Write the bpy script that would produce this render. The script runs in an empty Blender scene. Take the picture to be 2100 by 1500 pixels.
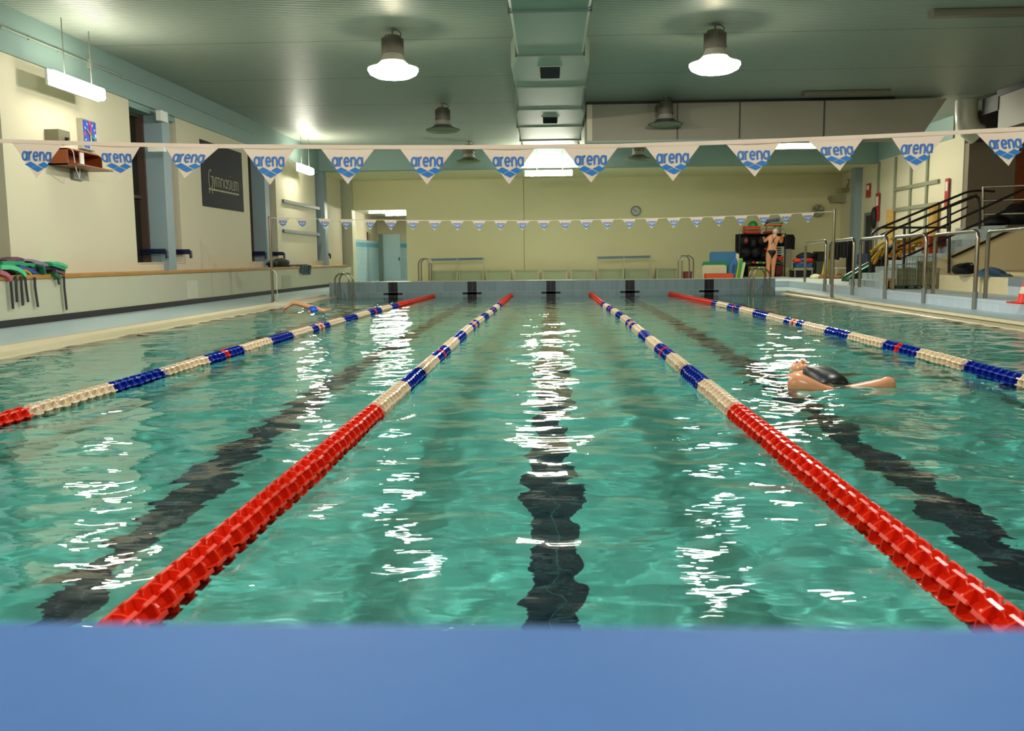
import bpy, math, random
import numpy as np
from mathutils import Vector, Matrix, Euler

random.seed(7)
C = bpy.context.scene.collection
S = bpy.context.scene
PI = math.pi

# ------------------------------------------------------------------ camera
F = 1850.0            # focal length in pixels of the 2100 x 1500 frame
H = 0.94              # eye height above the water
VPX, VPY, ROLL = 1129.0, 531.0, 0.0105
Yc = Vector((VPX - 1050, 750 - VPY, -F)).normalized()
Zc = Vector((-ROLL, 1, -(-ROLL * Yc[0] + Yc[1]) / Yc[2])).normalized()
Xc = Yc * 0 + (Yc.cross(Zc))
cam = bpy.data.objects.new('camera', bpy.data.cameras.new('camera'))
C.objects.link(cam)
cam.matrix_world = Matrix(((Xc[0], Xc[1], Xc[2], 0), (Yc[0], Yc[1], Yc[2], 0), (Zc[0], Zc[1], Zc[2], H), (0, 0, 0, 1)))
cam.data.sensor_width = 36.0
cam.data.lens = F / 2100.0 * 36.0
cam.data.clip_start = 0.02
cam.data.dof.use_dof = True
cam.data.dof.focus_distance = 9.0
cam.data.dof.aperture_fstop = 6.0
S.camera = cam

def ray(px, py):
    d = Vector((px - 1050, 750 - py, -F))
    return Vector((d.dot(Xc), d.dot(Yc), d.dot(Zc)))
def at(px, py, Y):
    d = ray(px, py); t = Y / d[1]
    return Vector((d[0] * t, Y, d[2] * t + H))
def on_z(px, py, z):
    d = ray(px, py); t = (z - H) / d[2]
    return Vector((d[0] * t, d[1] * t, z))
def on_x(px, py, X):
    d = ray(px, py); t = X / d[0]
    return Vector((X, d[1] * t, d[2] * t + H))

# ------------------------------------------------------------------ view, world
S.view_settings.view_transform = 'Standard'
S.view_settings.look = 'None'
S.view_settings.gamma = 1.0
S.view_settings.use_curve_mapping = False
S.view_settings.exposure = 0.42
S.cycles.max_bounces = 8
S.cycles.diffuse_bounces = 4
S.cycles.glossy_bounces = 3
S.cycles.transmission_bounces = 4
S.cycles.transparent_max_bounces = 6
S.cycles.sample_clamp_indirect = 6.0
S.cycles.sample_clamp_direct = 0.0
S.cycles.blur_glossy = 0.5
S.cycles.caustics_reflective = False
S.cycles.caustics_refractive = True
S.cycles.use_denoising = True
W = bpy.data.worlds.new('world'); S.world = W
W.use_nodes = True
W.node_tree.nodes['Background'].inputs[0].default_value = (0.02, 0.03, 0.05, 1)
W.node_tree.nodes['Background'].inputs[1].default_value = 0.3

TUBE_COL = (1.0, 0.97, 0.80)
LAMP_COL = (1.0, 0.97, 0.90)
TUBE_E = 33.0
LAMP_W = 330.0

# ------------------------------------------------------------------ materials
def lin(c):
    return tuple(((v / 255.0) / 12.92 if v / 255.0 <= 0.04045 else ((v / 255.0 + 0.055) / 1.055) ** 2.4) for v in c) + (1,)
MATS = {}
def mat(name, rgb, rough=0.6, metal=0.0, var=0.06, scale=3.0, bump=0.0, bscale=60.0, trans=0.0, emit=None, es=0.0, coat=0.0):
    if name in MATS: return MATS[name]
    m = bpy.data.materials.new(name); m.use_nodes = True
    nt = m.node_tree; N = nt.nodes; L = nt.links
    b = N['Principled BSDF']
    b.inputs['Roughness'].default_value = rough
    b.inputs['Metallic'].default_value = metal
    b.inputs['Coat Weight'].default_value = coat
    tc = N.new('ShaderNodeTexCoord')
    nz = N.new('ShaderNodeTexNoise'); nz.inputs['Scale'].default_value = scale; nz.inputs['Detail'].default_value = 3
    L.new(tc.outputs['Object'], nz.inputs['Vector'])
    mx = N.new('ShaderNodeMix'); mx.data_type = 'RGBA'
    c = lin(rgb)
    mx.inputs[6].default_value = tuple(max(0, v * (1 - var)) for v in c[:3]) + (1,)
    mx.inputs[7].default_value = tuple(min(1, v * (1 + var)) for v in c[:3]) + (1,)
    L.new(nz.outputs['Fac'], mx.inputs[0]); L.new(mx.outputs[2], b.inputs['Base Color'])
    if bump:
        n2 = N.new('ShaderNodeTexNoise'); n2.inputs['Scale'].default_value = bscale
        bp = N.new('ShaderNodeBump'); bp.inputs['Strength'].default_value = bump; bp.inputs['Distance'].default_value = 0.01
        L.new(tc.outputs['Object'], n2.inputs['Vector']); L.new(n2.outputs['Fac'], bp.inputs['Height']); L.new(bp.outputs[0], b.inputs['Normal'])
    if emit:
        b.inputs['Emission Color'].default_value = emit + (1,); b.inputs['Emission Strength'].default_value = es
    if trans:
        out = N['Material Output']; t = N.new('ShaderNodeBsdfTranslucent'); ms = N.new('ShaderNodeMixShader')
        L.new(mx.outputs[2], t.inputs[0]); ms.inputs[0].default_value = trans
        L.new(b.outputs[0], ms.inputs[1]); L.new(t.outputs[0], ms.inputs[2]); L.new(ms.outputs[0], out.inputs[0])
    MATS[name] = m
    return m

def tile_mat(name, rgb, grout, sx, sz, axes='XZ', rough=0.25, gw=0.03, var=0.06, off=(0, 0)):
    """square tiles laid out in world metres on the two given axes"""
    if name in MATS: return MATS[name]
    m = bpy.data.materials.new(name); m.use_nodes = True
    nt = m.node_tree; N = nt.nodes; L = nt.links; b = N['Principled BSDF']
    g = N.new('ShaderNodeNewGeometry'); sp = N.new('ShaderNodeSeparateXYZ'); L.new(g.outputs['Position'], sp.inputs[0])
    cb = N.new('ShaderNodeCombineXYZ')
    for i, (a, s) in enumerate(zip(axes, (sx, sz))):
        k = N.new('ShaderNodeMath'); k.operation = 'MULTIPLY_ADD'; k.inputs[1].default_value = 1.0 / s; k.inputs[2].default_value = 100.0 + off[i] / s
        L.new(sp.outputs[a], k.inputs[0]); L.new(k.outputs[0], cb.inputs[i])
    br = N.new('ShaderNodeTexBrick'); br.offset = 0.0; br.squash = 1.0
    br.inputs['Scale'].default_value = 1.0; br.inputs['Mortar Size'].default_value = gw
    br.inputs['Brick Width'].default_value = 1.0; br.inputs['Row Height'].default_value = 1.0; br.inputs['Mortar Smooth'].default_value = 0.1
    c = lin(rgb)
    br.inputs['Color1'].default_value = tuple(v * (1 - var) for v in c[:3]) + (1,)
    br.inputs['Color2'].default_value = tuple(min(1, v * (1 + var)) for v in c[:3]) + (1,)
    br.inputs['Mortar'].default_value = lin(grout)
    L.new(cb.outputs[0], br.inputs['Vector']); L.new(br.outputs['Color'], b.inputs['Base Color'])
    b.inputs['Roughness'].default_value = rough
    MATS[name] = m
    return m

def emis(name, col, strength, see_through=0.0):
    if name in MATS: return MATS[name]
    m = bpy.data.materials.new(name); m.use_nodes = True
    N = m.node_tree.nodes; L = m.node_tree.links; N.remove(N['Principled BSDF'])
    e = N.new('ShaderNodeEmission'); e.inputs[0].default_value = tuple(col) + (1,); e.inputs[1].default_value = strength
    o = N['Material Output']
    if see_through:
        t = N.new('ShaderNodeBsdfTransparent'); t.inputs[0].default_value = (see_through,) * 3 + (1,)
        a = N.new('ShaderNodeAddShader'); L.new(e.outputs[0], a.inputs[0]); L.new(t.outputs[0], a.inputs[1]); L.new(a.outputs[0], o.inputs[0])
    else:
        L.new(e.outputs[0], o.inputs[0])
    MATS[name] = m
    return m

def glass_mat(name, rgb, alpha=0.35, rough=0.1):
    if name in MATS: return MATS[name]
    m = bpy.data.materials.new(name); m.use_nodes = True
    N = m.node_tree.nodes; L = m.node_tree.links; b = N['Principled BSDF']
    b.inputs['Base Color'].default_value = lin(rgb); b.inputs['Roughness'].default_value = rough
    t = N.new('ShaderNodeBsdfTransparent'); t.inputs[0].default_value = lin(tuple(min(255, v + 40) for v in rgb))
    ms = N.new('ShaderNodeMixShader'); ms.inputs[0].default_value = alpha
    L.new(t.outputs[0], ms.inputs[1]); L.new(b.outputs[0], ms.inputs[2]); L.new(ms.outputs[0], N['Material Output'].inputs[0])
    MATS[name] = m
    return m

M_CREAM = mat('cream_wall_paint', (216, 206, 176), 0.75, var=0.03, scale=0.7, bump=0.15, bscale=45)
M_DADO = mat('grey_wall_render', (186, 186, 160), 0.7, var=0.05, scale=1.2, bump=0.15, bscale=45)
M_BAND = mat('pale_blue_beam_paint', (134, 158, 150), 0.6, var=0.03, scale=1.0)
M_PIL = mat('pale_blue_pillar_paint', (142, 160, 164), 0.5, var=0.03)
M_BACK = mat('back_wall_paint', (226, 218, 172), 0.75, var=0.03, scale=0.7, bump=0.15, bscale=45)
M_DECK = tile_mat('pale_blue_deck_tile', (176, 200, 206), (150, 172, 178), 0.2, 0.2, 'XY', 0.35, 0.02, 0.03)
M_PLAT = tile_mat('platform_tile', (190, 200, 196), (170, 180, 178), 0.2, 0.2, 'XY', 0.45, 0.02, 0.03)
M_RISER = tile_mat('riser_tile', (192, 204, 210), (172, 184, 190), 0.2, 0.2, 'YZ', 0.4, 0.02, 0.03)
M_GUT = mat('cream_gutter_ceramic', (192, 182, 146), 0.42, var=0.06, scale=4, bump=0.2, bscale=25)
M_LEDGE = mat('varnished_wood_ledge', (176, 122, 50), 0.35, var=0.25, scale=3)
M_BLACK = mat('black_paint', (6, 6, 9), 0.6)
M_DARK = mat('dark_recess', (70, 72, 62), 0.6, var=0.1)
M_STEEL = mat('brushed_stainless_steel', (158, 148, 130), 0.22, metal=0.9, var=0.05, scale=9)
M_WHITE = mat('white_plastic', (228, 228, 218), 0.4)
M_GREY = mat('grey_metal', (128, 128, 120), 0.5, metal=0.3)
M_DUCT = mat('duct_sheet_metal', (140, 156, 140), 0.5, metal=0.15, var=0.05, scale=1.5)
M_BOX = mat('duct_box_panel', (150, 142, 122), 0.55, var=0.06, scale=0.8)
M_SKIN = mat('skin', (216, 150, 108), 0.3, var=0.08, scale=8)
M_SUIT = mat('black_swimsuit_fabric', (3, 4, 5), 0.4)
M_RED = mat('red_float_plastic', (224, 46, 16), 0.32, var=0.05, coat=0.15)
M_WFLOAT = mat('white_float_plastic', (232, 214, 186), 0.28, var=0.05, coat=0.3)
M_BFLOAT = mat('blue_float_plastic', (10, 44, 158), 0.25, var=0.05, coat=0.3)
M_PTILE = tile_mat('grey_blue_wall_tile', (128, 148, 152), (152, 168, 168), 0.125, 0.26, 'XZ', 0.25, 0.02, 0.08, off=(0, -0.125))
M_BTILE = tile_mat('black_marking_tile', (5, 6, 14), (70, 76, 92), 0.125, 0.26, 'XZ', 0.25, 0.035, 0.05, off=(0, -0.125))
M_AQUA = tile_mat('aqua_pool_tile', (110, 205, 188), (128, 214, 198), 0.125, 0.25, 'XY', 0.3, 0.02, 0.04)
M_AQUAS = tile_mat('aqua_side_tile', (110, 205, 188), (128, 214, 198), 0.25, 0.25, 'YZ', 0.3, 0.02, 0.04)
M_LLINE = tile_mat('dark_lane_line_tile', (6, 14, 46), (60, 100, 104), 0.125, 0.25, 'XY', 0.3, 0.03, 0.05)

# ------------------------------------------------------------------ mesh builder
class MB:
    def __init__(s): s.v = []; s.f = []; s.m = []; s.cur = 0
    def add(s, vs, fs):
        o = len(s.v); s.v += [tuple(v) for v in vs]; s.f += [tuple(i + o for i in f) for f in fs]; s.m += [s.cur] * len(fs)
        return s
    def box(s, x0, x1, y0, y1, z0, z1):
        return s.add([(x0, y0, z0), (x1, y0, z0), (x1, y1, z0), (x0, y1, z0), (x0, y0, z1), (x1, y0, z1), (x1, y1, z1), (x0, y1, z1)],
                     [(0, 3, 2, 1), (4, 5, 6, 7), (0, 1, 5, 4), (1, 2, 6, 5), (2, 3, 7, 6), (3, 0, 4, 7)])
    def obox(s, c, size, rot=(0, 0, 0)):
        R = Euler(rot).to_matrix(); c = Vector(c); hx, hy, hz = [q / 2 for q in size]
        vs = [c + R @ Vector((a * hx, b * hy, d * hz)) for a, b, d in ((-1, -1, -1), (1, -1, -1), (1, 1, -1), (-1, 1, -1), (-1, -1, 1), (1, -1, 1), (1, 1, 1), (-1, 1, 1))]
        return s.add(vs, [(0, 3, 2, 1), (4, 5, 6, 7), (0, 1, 5, 4), (1, 2, 6, 5), (2, 3, 7, 6), (3, 0, 4, 7)])
    def rbox(s, x0, x1, y0, y1, z0, z1, r, axis='Z', n=4):
        """box whose edges along one axis are rounded"""
        if axis == 'Z': a0, a1, b0, b1, c0, c1 = x0, x1, y0, y1, z0, z1; f = lambda a, b, c: (a, b, c)
        elif axis == 'Y': a0, a1, b0, b1, c0, c1 = x0, x1, z0, z1, y0, y1; f = lambda a, b, c: (a, c, b)
        else: a0, a1, b0, b1, c0, c1 = y0, y1, z0, z1, x0, x1; f = lambda a, b, c: (c, a, b)
        pts = []
        for cx, cy, t0 in ((a1 - r, b1 - r, 0), (a0 + r, b1 - r, PI / 2), (a0 + r, b0 + r, PI), (a1 - r, b0 + r, 1.5 * PI)):
            for k in range(n + 1):
                t = t0 + PI / 2 * k / n; pts.append((cx + r * math.cos(t), cy + r * math.sin(t)))
        return s.prism([f(a, b, c0) for a, b in pts], [f(a, b, c1) for a, b in pts])
    def prism(s, A, B):
        n = len(A)
        return s.add(list(A) + list(B), [tuple(range(n))[::-1], tuple(range(n, 2 * n))] + [(i, (i + 1) % n, n + (i + 1) % n, n + i) for i in range(n)])
    def tube(s, pts, r, n=10, closed=False, cap=True):
        pts = [Vector(p) for p in pts]; k = len(pts); rs = r if isinstance(r, (list, tuple)) else [r] * k
        rings = []; up = None
        for i in range(k):
            if closed: d = pts[(i + 1) % k] - pts[i - 1]
            else: d = pts[min(i + 1, k - 1)] - pts[max(i - 1, 0)]
            d.normalize()
            if up is None: up = Vector((0, 0, 1)) if abs(d.z) < 0.9 else Vector((1, 0, 0))
            a = d.cross(up)
            if a.length < 1e-4: a = d.cross(Vector((0, 1, 0)))
            a.normalize(); b = a.cross(d); up = b
            rings.append([pts[i] + (a * math.cos(2 * PI * j / n) + b * math.sin(2 * PI * j / n)) * rs[i] for j in range(n)])
        vs = [p for q in rings for p in q]; fs = []
        for i in range(k if closed else k - 1):
            o = i * n; o2 = ((i + 1) % k) * n
            for j in range(n): fs.append((o + j, o + (j + 1) % n, o2 + (j + 1) % n, o2 + j))
        if cap and not closed: fs += [tuple(range(n))[::-1], tuple(range((k - 1) * n, k * n))]
        return s.add(vs, fs)
    def lathe(s, prof, c=(0, 0, 0), n=32, axis='Z'):
        vs = []; fs = []
        for r, h in prof:
            for j in range(n):
                t = 2 * PI * j / n; a, b = r * math.cos(t), r * math.sin(t)
                p = (a, b, h) if axis == 'Z' else ((a, h, b) if axis == 'Y' else (h, a, b))
                vs.append((p[0] + c[0], p[1] + c[1], p[2] + c[2]))
        for i in range(len(prof) - 1):
            for j in range(n): fs.append((i * n + j, i * n + (j + 1) % n, (i + 1) * n + (j + 1) % n, (i + 1) * n + j))
        return s.add(vs, fs)
    def sphere(s, c, rx, ry=None, rz=None, n=16, m=10, jit=0.0, seed=0):
        ry = ry or rx; rz = rz or rx; R = random.Random(seed); vs = []
        for i in range(m + 1):
            p = PI * i / m
            for j in range(n):
                t = 2 * PI * j / n; q = 1 + (R.uniform(-jit, jit) if jit else 0)
                vs.append((c[0] + q * rx * math.sin(p) * math.cos(t), c[1] + q * ry * math.sin(p) * math.sin(t), c[2] + q * rz * math.cos(p)))
        fs = [(i * n + j, (i + 1) * n + j, (i + 1) * n + (j + 1) % n, i * n + (j + 1) % n) for i in range(m) for j in range(n)]
        return s.add(vs, fs)
    def ribbon(s, pts, w, t=0.004):
        """flat strap along pts, w is the half width vector"""
        w = Vector(w); A = [];
        for p in pts: A.append(Vector(p))
        for i in range(len(A) - 1):
            d = (A[i + 1] - A[i]).normalized(); n = d.cross(w).normalized() * t / 2
            a, b = A[i], A[i + 1]
            vs = [a - w - n, a + w - n, a + w + n, a - w + n, b - w - n, b + w - n, b + w + n, b - w + n]
            s.add(vs, [(0, 1, 2, 3), (7, 6, 5, 4), (0, 4, 5, 1), (1, 5, 6, 2), (2, 6, 7, 3), (3, 7, 4, 0)])
        return s
    def mesh(s, name, mats, smooth=False, off=(0, 0, 0)):
        me = bpy.data.meshes.new(name); o = Vector(off)
        me.from_pydata([Vector(v) - o for v in s.v], [], s.f)
        for m in (mats if isinstance(mats, (list, tuple)) else [mats]): me.materials.append(m)
        me.polygons.foreach_set('material_index', s.m)
        if smooth: me.polygons.foreach_set('use_smooth', [True] * len(me.polygons))
        me.validate(); me.update()
        return me
    def build(s, name, mats, parent=None, smooth=False, auto=None):
        off = Vector((0, 0, 0))
        if parent is not None: off = world_loc(parent)
        else:
            xs = [v[0] for v in s.v]; ys = [v[1] for v in s.v]; zs = [v[2] for v in s.v]
            off = Vector(((min(xs) + max(xs)) / 2, (min(ys) + max(ys)) / 2, min(zs)))
        me = s.mesh(name, mats, smooth, off)
        if smooth and auto is None: auto = 0.7
        if smooth and auto:
            set_sharp(me, auto)
        o = bpy.data.objects.new(name, me); C.objects.link(o)
        if parent is not None: o.parent = parent
        else: o.location = off
        return o

def set_sharp(me, ang):
    import bmesh
    bm = bmesh.new(); bm.from_mesh(me)
    bmesh.ops.recalc_face_normals(bm, faces=bm.faces)
    for e in bm.edges:
        if len(e.link_faces) == 2 and e.calc_face_angle(0) > ang: e.smooth = False
    bm.to_mesh(me); bm.free()

def world_loc(o):
    v = Vector((0, 0, 0))
    while o is not None: v += o.location; o = o.parent
    return v
def thing(name, label, cat, loc=(0, 0, 0), group=None):
    o = bpy.data.objects.new(name, None); C.objects.link(o); o.location = loc; o.empty_display_size = 0.1
    o['label'] = label; o['category'] = cat
    if group: o['group'] = group
    return o
def tag(o, label, cat, group=None, kind=None):
    o['label'] = label; o['category'] = cat
    if group: o['group'] = group
    if kind: o['kind'] = kind
    return o
def struct(o):
    o['kind'] = 'structure'; return o
def kids(root): return [o for o in C.objects if o.parent == root]
def copy_tree(o, parent=None, tree=None):
    c = o.copy(); C.objects.link(c); c.parent = parent
    for ch in list(o.children): copy_tree(ch, c)
    return c

# ------------------------------------------------------------------ main dimensions
XL, XR = -5.52, 5.76          # water edges
DL, DR = -5.88, 6.03          # deck edges behind the gutters
YN, YF = 0.30, 23.1           # pool ends
ZD = 0.075                    # side deck height
WL = -7.5                     # low wall face on the left
UL = -7.75                    # upper wall face on the left
RW = 10.7                     # right wall
YB = 34.2                     # back wall
YM = 30.4                     # cross beam
ZC = 4.6                      # ceiling
ZB = 3.93                     # underside of the ring beam
ZP = 0.385                    # parapet top
XS, ZS = 6.72, 0.25           # right hand platform
XRR, YRB = 15.0, 24.3         # wide part of the room on the right

# ------------------------------------------------------------------ ceiling
def ceiling_material():
    m = bpy.data.materials.new('slatted_metal_ceiling'); m.use_nodes = True
    N = m.node_tree.nodes; L = m.node_tree.links; b = N['Principled BSDF']
    g = N.new('ShaderNodeNewGeometry'); sp = N.new('ShaderNodeSeparateXYZ'); L.new(g.outputs['Position'], sp.inputs[0])
    def mth(op, a, v2=None, v3=None):
        k = N.new('ShaderNodeMath'); k.operation = op
        L.new(a, k.inputs[0])
        if v2 is not None: k.inputs[1].default_value = v2
        if v3 is not None: k.inputs[2].default_value = v3
        return k.outputs[0]
    u = mth('FRACT', mth('MULTIPLY', sp.outputs['Y'], 1 / 0.085))
    gr = mth('LESS_THAN', u, 0.14)
    seam = mth('LESS_THAN', mth('FRACT', mth('MULTIPLY', sp.outputs['Y'], 1 / 3.1)), 0.008)
    mx = N.new('ShaderNodeMix'); mx.data_type = 'RGBA'
    mx.inputs[6].default_value = lin((160, 167, 154)); mx.inputs[7].default_value = lin((104, 111, 101)); L.new(gr, mx.inputs[0])
    m2 = N.new('ShaderNodeMix'); m2.data_type = 'RGBA'; m2.inputs[7].default_value = lin((50, 56, 50))
    L.new(mx.outputs[2], m2.inputs[6]); L.new(seam, m2.inputs[0])
    L.new(m2.outputs[2], b.inputs['Base Color'])
    hb = N.new('ShaderNodeBump'); hb.inputs['Strength'].default_value = 0.5; hb.inputs['Distance'].default_value = 0.01
    s = mth('SINE', mth('MULTIPLY', sp.outputs['Y'], 2 * PI / 0.085))
    L.new(s, hb.inputs['Height']); L.new(hb.outputs[0], b.inputs['Normal'])
    b.inputs['Roughness'].default_value = 0.42; b.inputs['Metallic'].default_value = 0.0
    return m
struct(MB().box(UL - 0.4, XRR, -6.0, YB, ZC, ZC + 0.1).build('ceiling', ceiling_material()))

# ------------------------------------------------------------------ floors, decks, gutters
fl = MB(); fl.box(WL - 0.3, DL, -0.0 + YN, YB, ZD - 0.2, ZD)
struct(fl.build('floor', M_DECK))
fr = MB(); fr.box(DR, XS, YN, YB, ZD - 0.2, ZD)
struct(fr.build('floor_right', M_DECK))
fb = MB(); fb.box(DL, DR, YF + 0.46, YB, ZD - 0.2, ZD)
struct(fb.build('floor_back', M_DECK))
fp = MB(); fp.box(XS, XRR, YN, YB, ZS - 0.4, ZS)
o = struct(fp.build('floor_platform', [M_PLAT]))
fp2 = MB(); fp2.box(XS - 0.012, XS, YN, 27.0, ZD, ZS + 0.002)
struct(fp2.build('trim_3', M_RISER))
struct(MB().box(5.665, DR, YF + 0.001, YF + 0.46, -0.3, ZD).build('trim_4', M_DECK))
struct(MB().box(DL, -5.705, YF + 0.001, YF + 0.46, -0.3, ZD - 0.001).build('trim_0', M_DECK))
struct(MB().box(5.75, XS, 25.9, 27.4, ZD, ZS).build('trim_65', M_RISER))
struct(MB().box(-8.2, XRR, -6.0, YN - 0.002, ZP - 0.2, ZP).build('floor_near', M_DECK))

def gutter(sgn, xe, xd):
    prof = [(xe, -0.5), (xe, -0.012), (xe + sgn * 0.03, 0.012), (xe + sgn * 0.20, 0.03), (xd - sgn * 0.10, 0.045), (xd - sgn * 0.085, 0.085), (xd - sgn * 0.01, 0.088), (xd, ZD), (xd, -0.5)]
    ys = [YN, YF]
    b = MB(); b.prism([(x, ys[0], z) for x, z in prof], [(x, ys[1], z) for x, z in prof])
    return b
struct(gutter(-1, XL, DL).build('trim_1', M_GUT))
struct(gutter(1, XR, DR).build('trim_2', M_GUT))

# pool basin
ZF = -1.25
pf = MB(); xs = [XL - 0.2]
for k in range(-2, 3): xs += [2.0 * k - 0.125, 2.0 * k + 0.125]
xs += [XR + 0.2]
for i in range(len(xs) - 1):
    pf.cur = i % 2
    pf.add([(xs[i], YN, ZF), (xs[i + 1], YN, ZF), (xs[i + 1], YF, ZF), (xs[i], YF, ZF)], [(0, 1, 2, 3)])
struct(pf.build('floor_pool', [M_AQUA, M_LLINE]))
struct(MB().box(XL - 0.06, XL, YN, YF, ZF, -0.02).build('wall_pool_left', M_AQUAS))
struct(MB().box(XR, XR + 0.06, YN, YF, ZF, -0.02).build('wall_pool_right', M_AQUAS))
struct(MB().box(DL, DR, YN - 0.3, YN, ZF, ZP).build('wall_pool_near', M_PTILE))
wp = struct(MB().box(-5.70, 5.66, YF, YF + 0.45, ZF, ZP).build('wall_pool_far', M_PTILE))
struct(MB().box(-5.71, 5.67, YF - 0.012, YF + 0.46, ZP, ZP + 0.012).build('trim_5', mat('parapet_cap', (186, 190, 172), 0.3)))
for px in (806, 968, 1130, 1292, 1454):
    x = at(px, 597, YF).x; w = 0.118
    b = MB(); b.box(x - w, x + w, YF - 0.006, YF, -1.0, ZP - 0.004)
    b.box(x - 0.245, x + 0.245, YF - 0.006, YF, 0.055, 0.11)
    o = b.build('cross_marking', M_BTILE, wp)

# water surface: real wavelets
def water():
    rng = np.random.RandomState(3)
    ys = []; y = YN
    while y < YF:
        ys.append(y); y += 0.024 + max(0, (y - 5)) * 0.0032
    ys.append(YF); ys = np.array(ys); xs = np.linspace(XL, XR, 400)
    X, Y = np.meshgrid(xs, ys); Z = np.zeros_like(X)
    for k in range(60):
        lam = math.exp(rng.uniform(math.log(0.11), math.log(1.5)))
        th = rng.uniform(0, 2 * PI); ph = rng.uniform(0, 2 * PI)
        amp = 0.0105 * lam / (2 * PI)
        kx, ky = math.cos(th) * 2 * PI / lam, math.sin(th) * 2 * PI / lam
        wx = 0.12 * np.sin(0.9 * Y + k) ; wy = 0.12 * np.sin(1.1 * X + 2 * k)
        Z += amp * np.sin(kx * (X + wx) + ky * (Y + wy) + ph) * (1 + 0.35 * np.sin(0.5 * X + 0.37 * Y + k))
    Z *= 1.0 - 0.42 / (1 + np.exp(-(Y - 11.5) / 1.5))
    def rough(cx, cy, r, a, lmin, lmax, n, seed):
        rg = np.random.RandomState(seed); q = np.zeros_like(X)
        for k in range(n):
            lam = rg.uniform(lmin, lmax); th = rg.uniform(0, 2 * PI); ph = rg.uniform(0, 6.28)
            q += lam * np.sin(2 * PI / lam * (math.cos(th) * (X + 0.05 * np.sin(9 * Y)) + math.sin(th) * Y) + ph)
        return q * a * np.exp(-(((X - cx) / r[0]) ** 2 + ((Y - cy) / r[1]) ** 2))
    Z += rough(1.5, 6.4, (0.75, 1.3), 0.0062, 0.10, 0.36, 16, 1)
    Z += rough(2.6, 5.0, (0.9, 1.5), 0.0048, 0.12, 0.4, 14, 2)
    Z += rough(-4.5, 17.2, (0.9, 1.6), 0.006, 0.15, 0.6, 12, 4)
    for (cx, cy, lam, a, d) in ((1.95, 6.7, 0.33, 0.005, 1.3), (-4.6, 17.0, 0.5, 0.01, 1.5)):
        R = np.sqrt((X - cx) ** 2 + (Y - cy) ** 2)
        Z += a * np.sin(2 * PI * R / lam) * np.exp(-R / d)
    n, m = X.shape
    me = bpy.data.meshes.new('pool_water')
    idx = np.arange(n * m).reshape(n, m)
    q = np.stack([idx[:-1, :-1], idx[:-1, 1:], idx[1:, 1:], idx[1:, :-1]], -1).reshape(-1, 4)
    me.vertices.add(n * m); me.vertices.foreach_set('co', np.stack([X, Y, Z], -1).reshape(-1).astype(np.float32))
    me.loops.add(q.size); me.loops.foreach_set('vertex_index', q.reshape(-1).astype(np.int32))
    me.polygons.add(len(q)); me.polygons.foreach_set('loop_start', np.arange(0, q.size, 4, dtype=np.int32))
    me.polygons.foreach_set('loop_total', np.full(len(q), 4, dtype=np.int32))
    me.polygons.foreach_set('use_smooth', np.ones(len(q), dtype=bool))
    me.update(); me.validate()
    mt = bpy.data.materials.new('clear_pool_water'); mt.use_nodes = True
    N = mt.node_tree.nodes; L = mt.node_tree.links; b = N['Principled BSDF']
    b.inputs['Base Color'].default_value = (0.68, 0.96, 0.935, 1)
    b.inputs['Roughness'].default_value = 0.0; b.inputs['IOR'].default_value = 1.333
    b.inputs['Transmission Weight'].default_value = 1.0
    tc = N.new('ShaderNodeTexCoord'); mp = N.new('ShaderNodeMapping'); mp.inputs['Scale'].default_value = (0.6, 1.5, 1)
    nz = N.new('ShaderNodeTexNoise'); nz.inputs['Scale'].default_value = 9.0; nz.inputs['Detail'].default_value = 2.0
    bp = N.new('ShaderNodeBump'); bp.inputs['Strength'].default_value = 1.0; bp.inputs['Distance'].default_value = 0.0035
    L.new(tc.outputs['Object'], mp.inputs[0]); L.new(mp.outputs[0], nz.inputs['Vector']); L.new(nz.outputs['Fac'], bp.inputs['Height']); L.new(bp.outputs[0], b.inputs['Normal'])
    me.materials.append(mt)
    o = bpy.data.objects.new('pool_water', me); C.objects.link(o)
    tag(o, 'clear rippled teal pool water filling the basin between the lane ropes', 'water', kind='stuff')
    o.cycles.is_caustics_caster = True
    return o
water()
for o in C.objects:
    if o.name in ('floor_pool', 'wall_pool_left', 'wall_pool_right', 'wall_pool_far'): o.cycles.is_caustics_receiver = True

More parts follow.
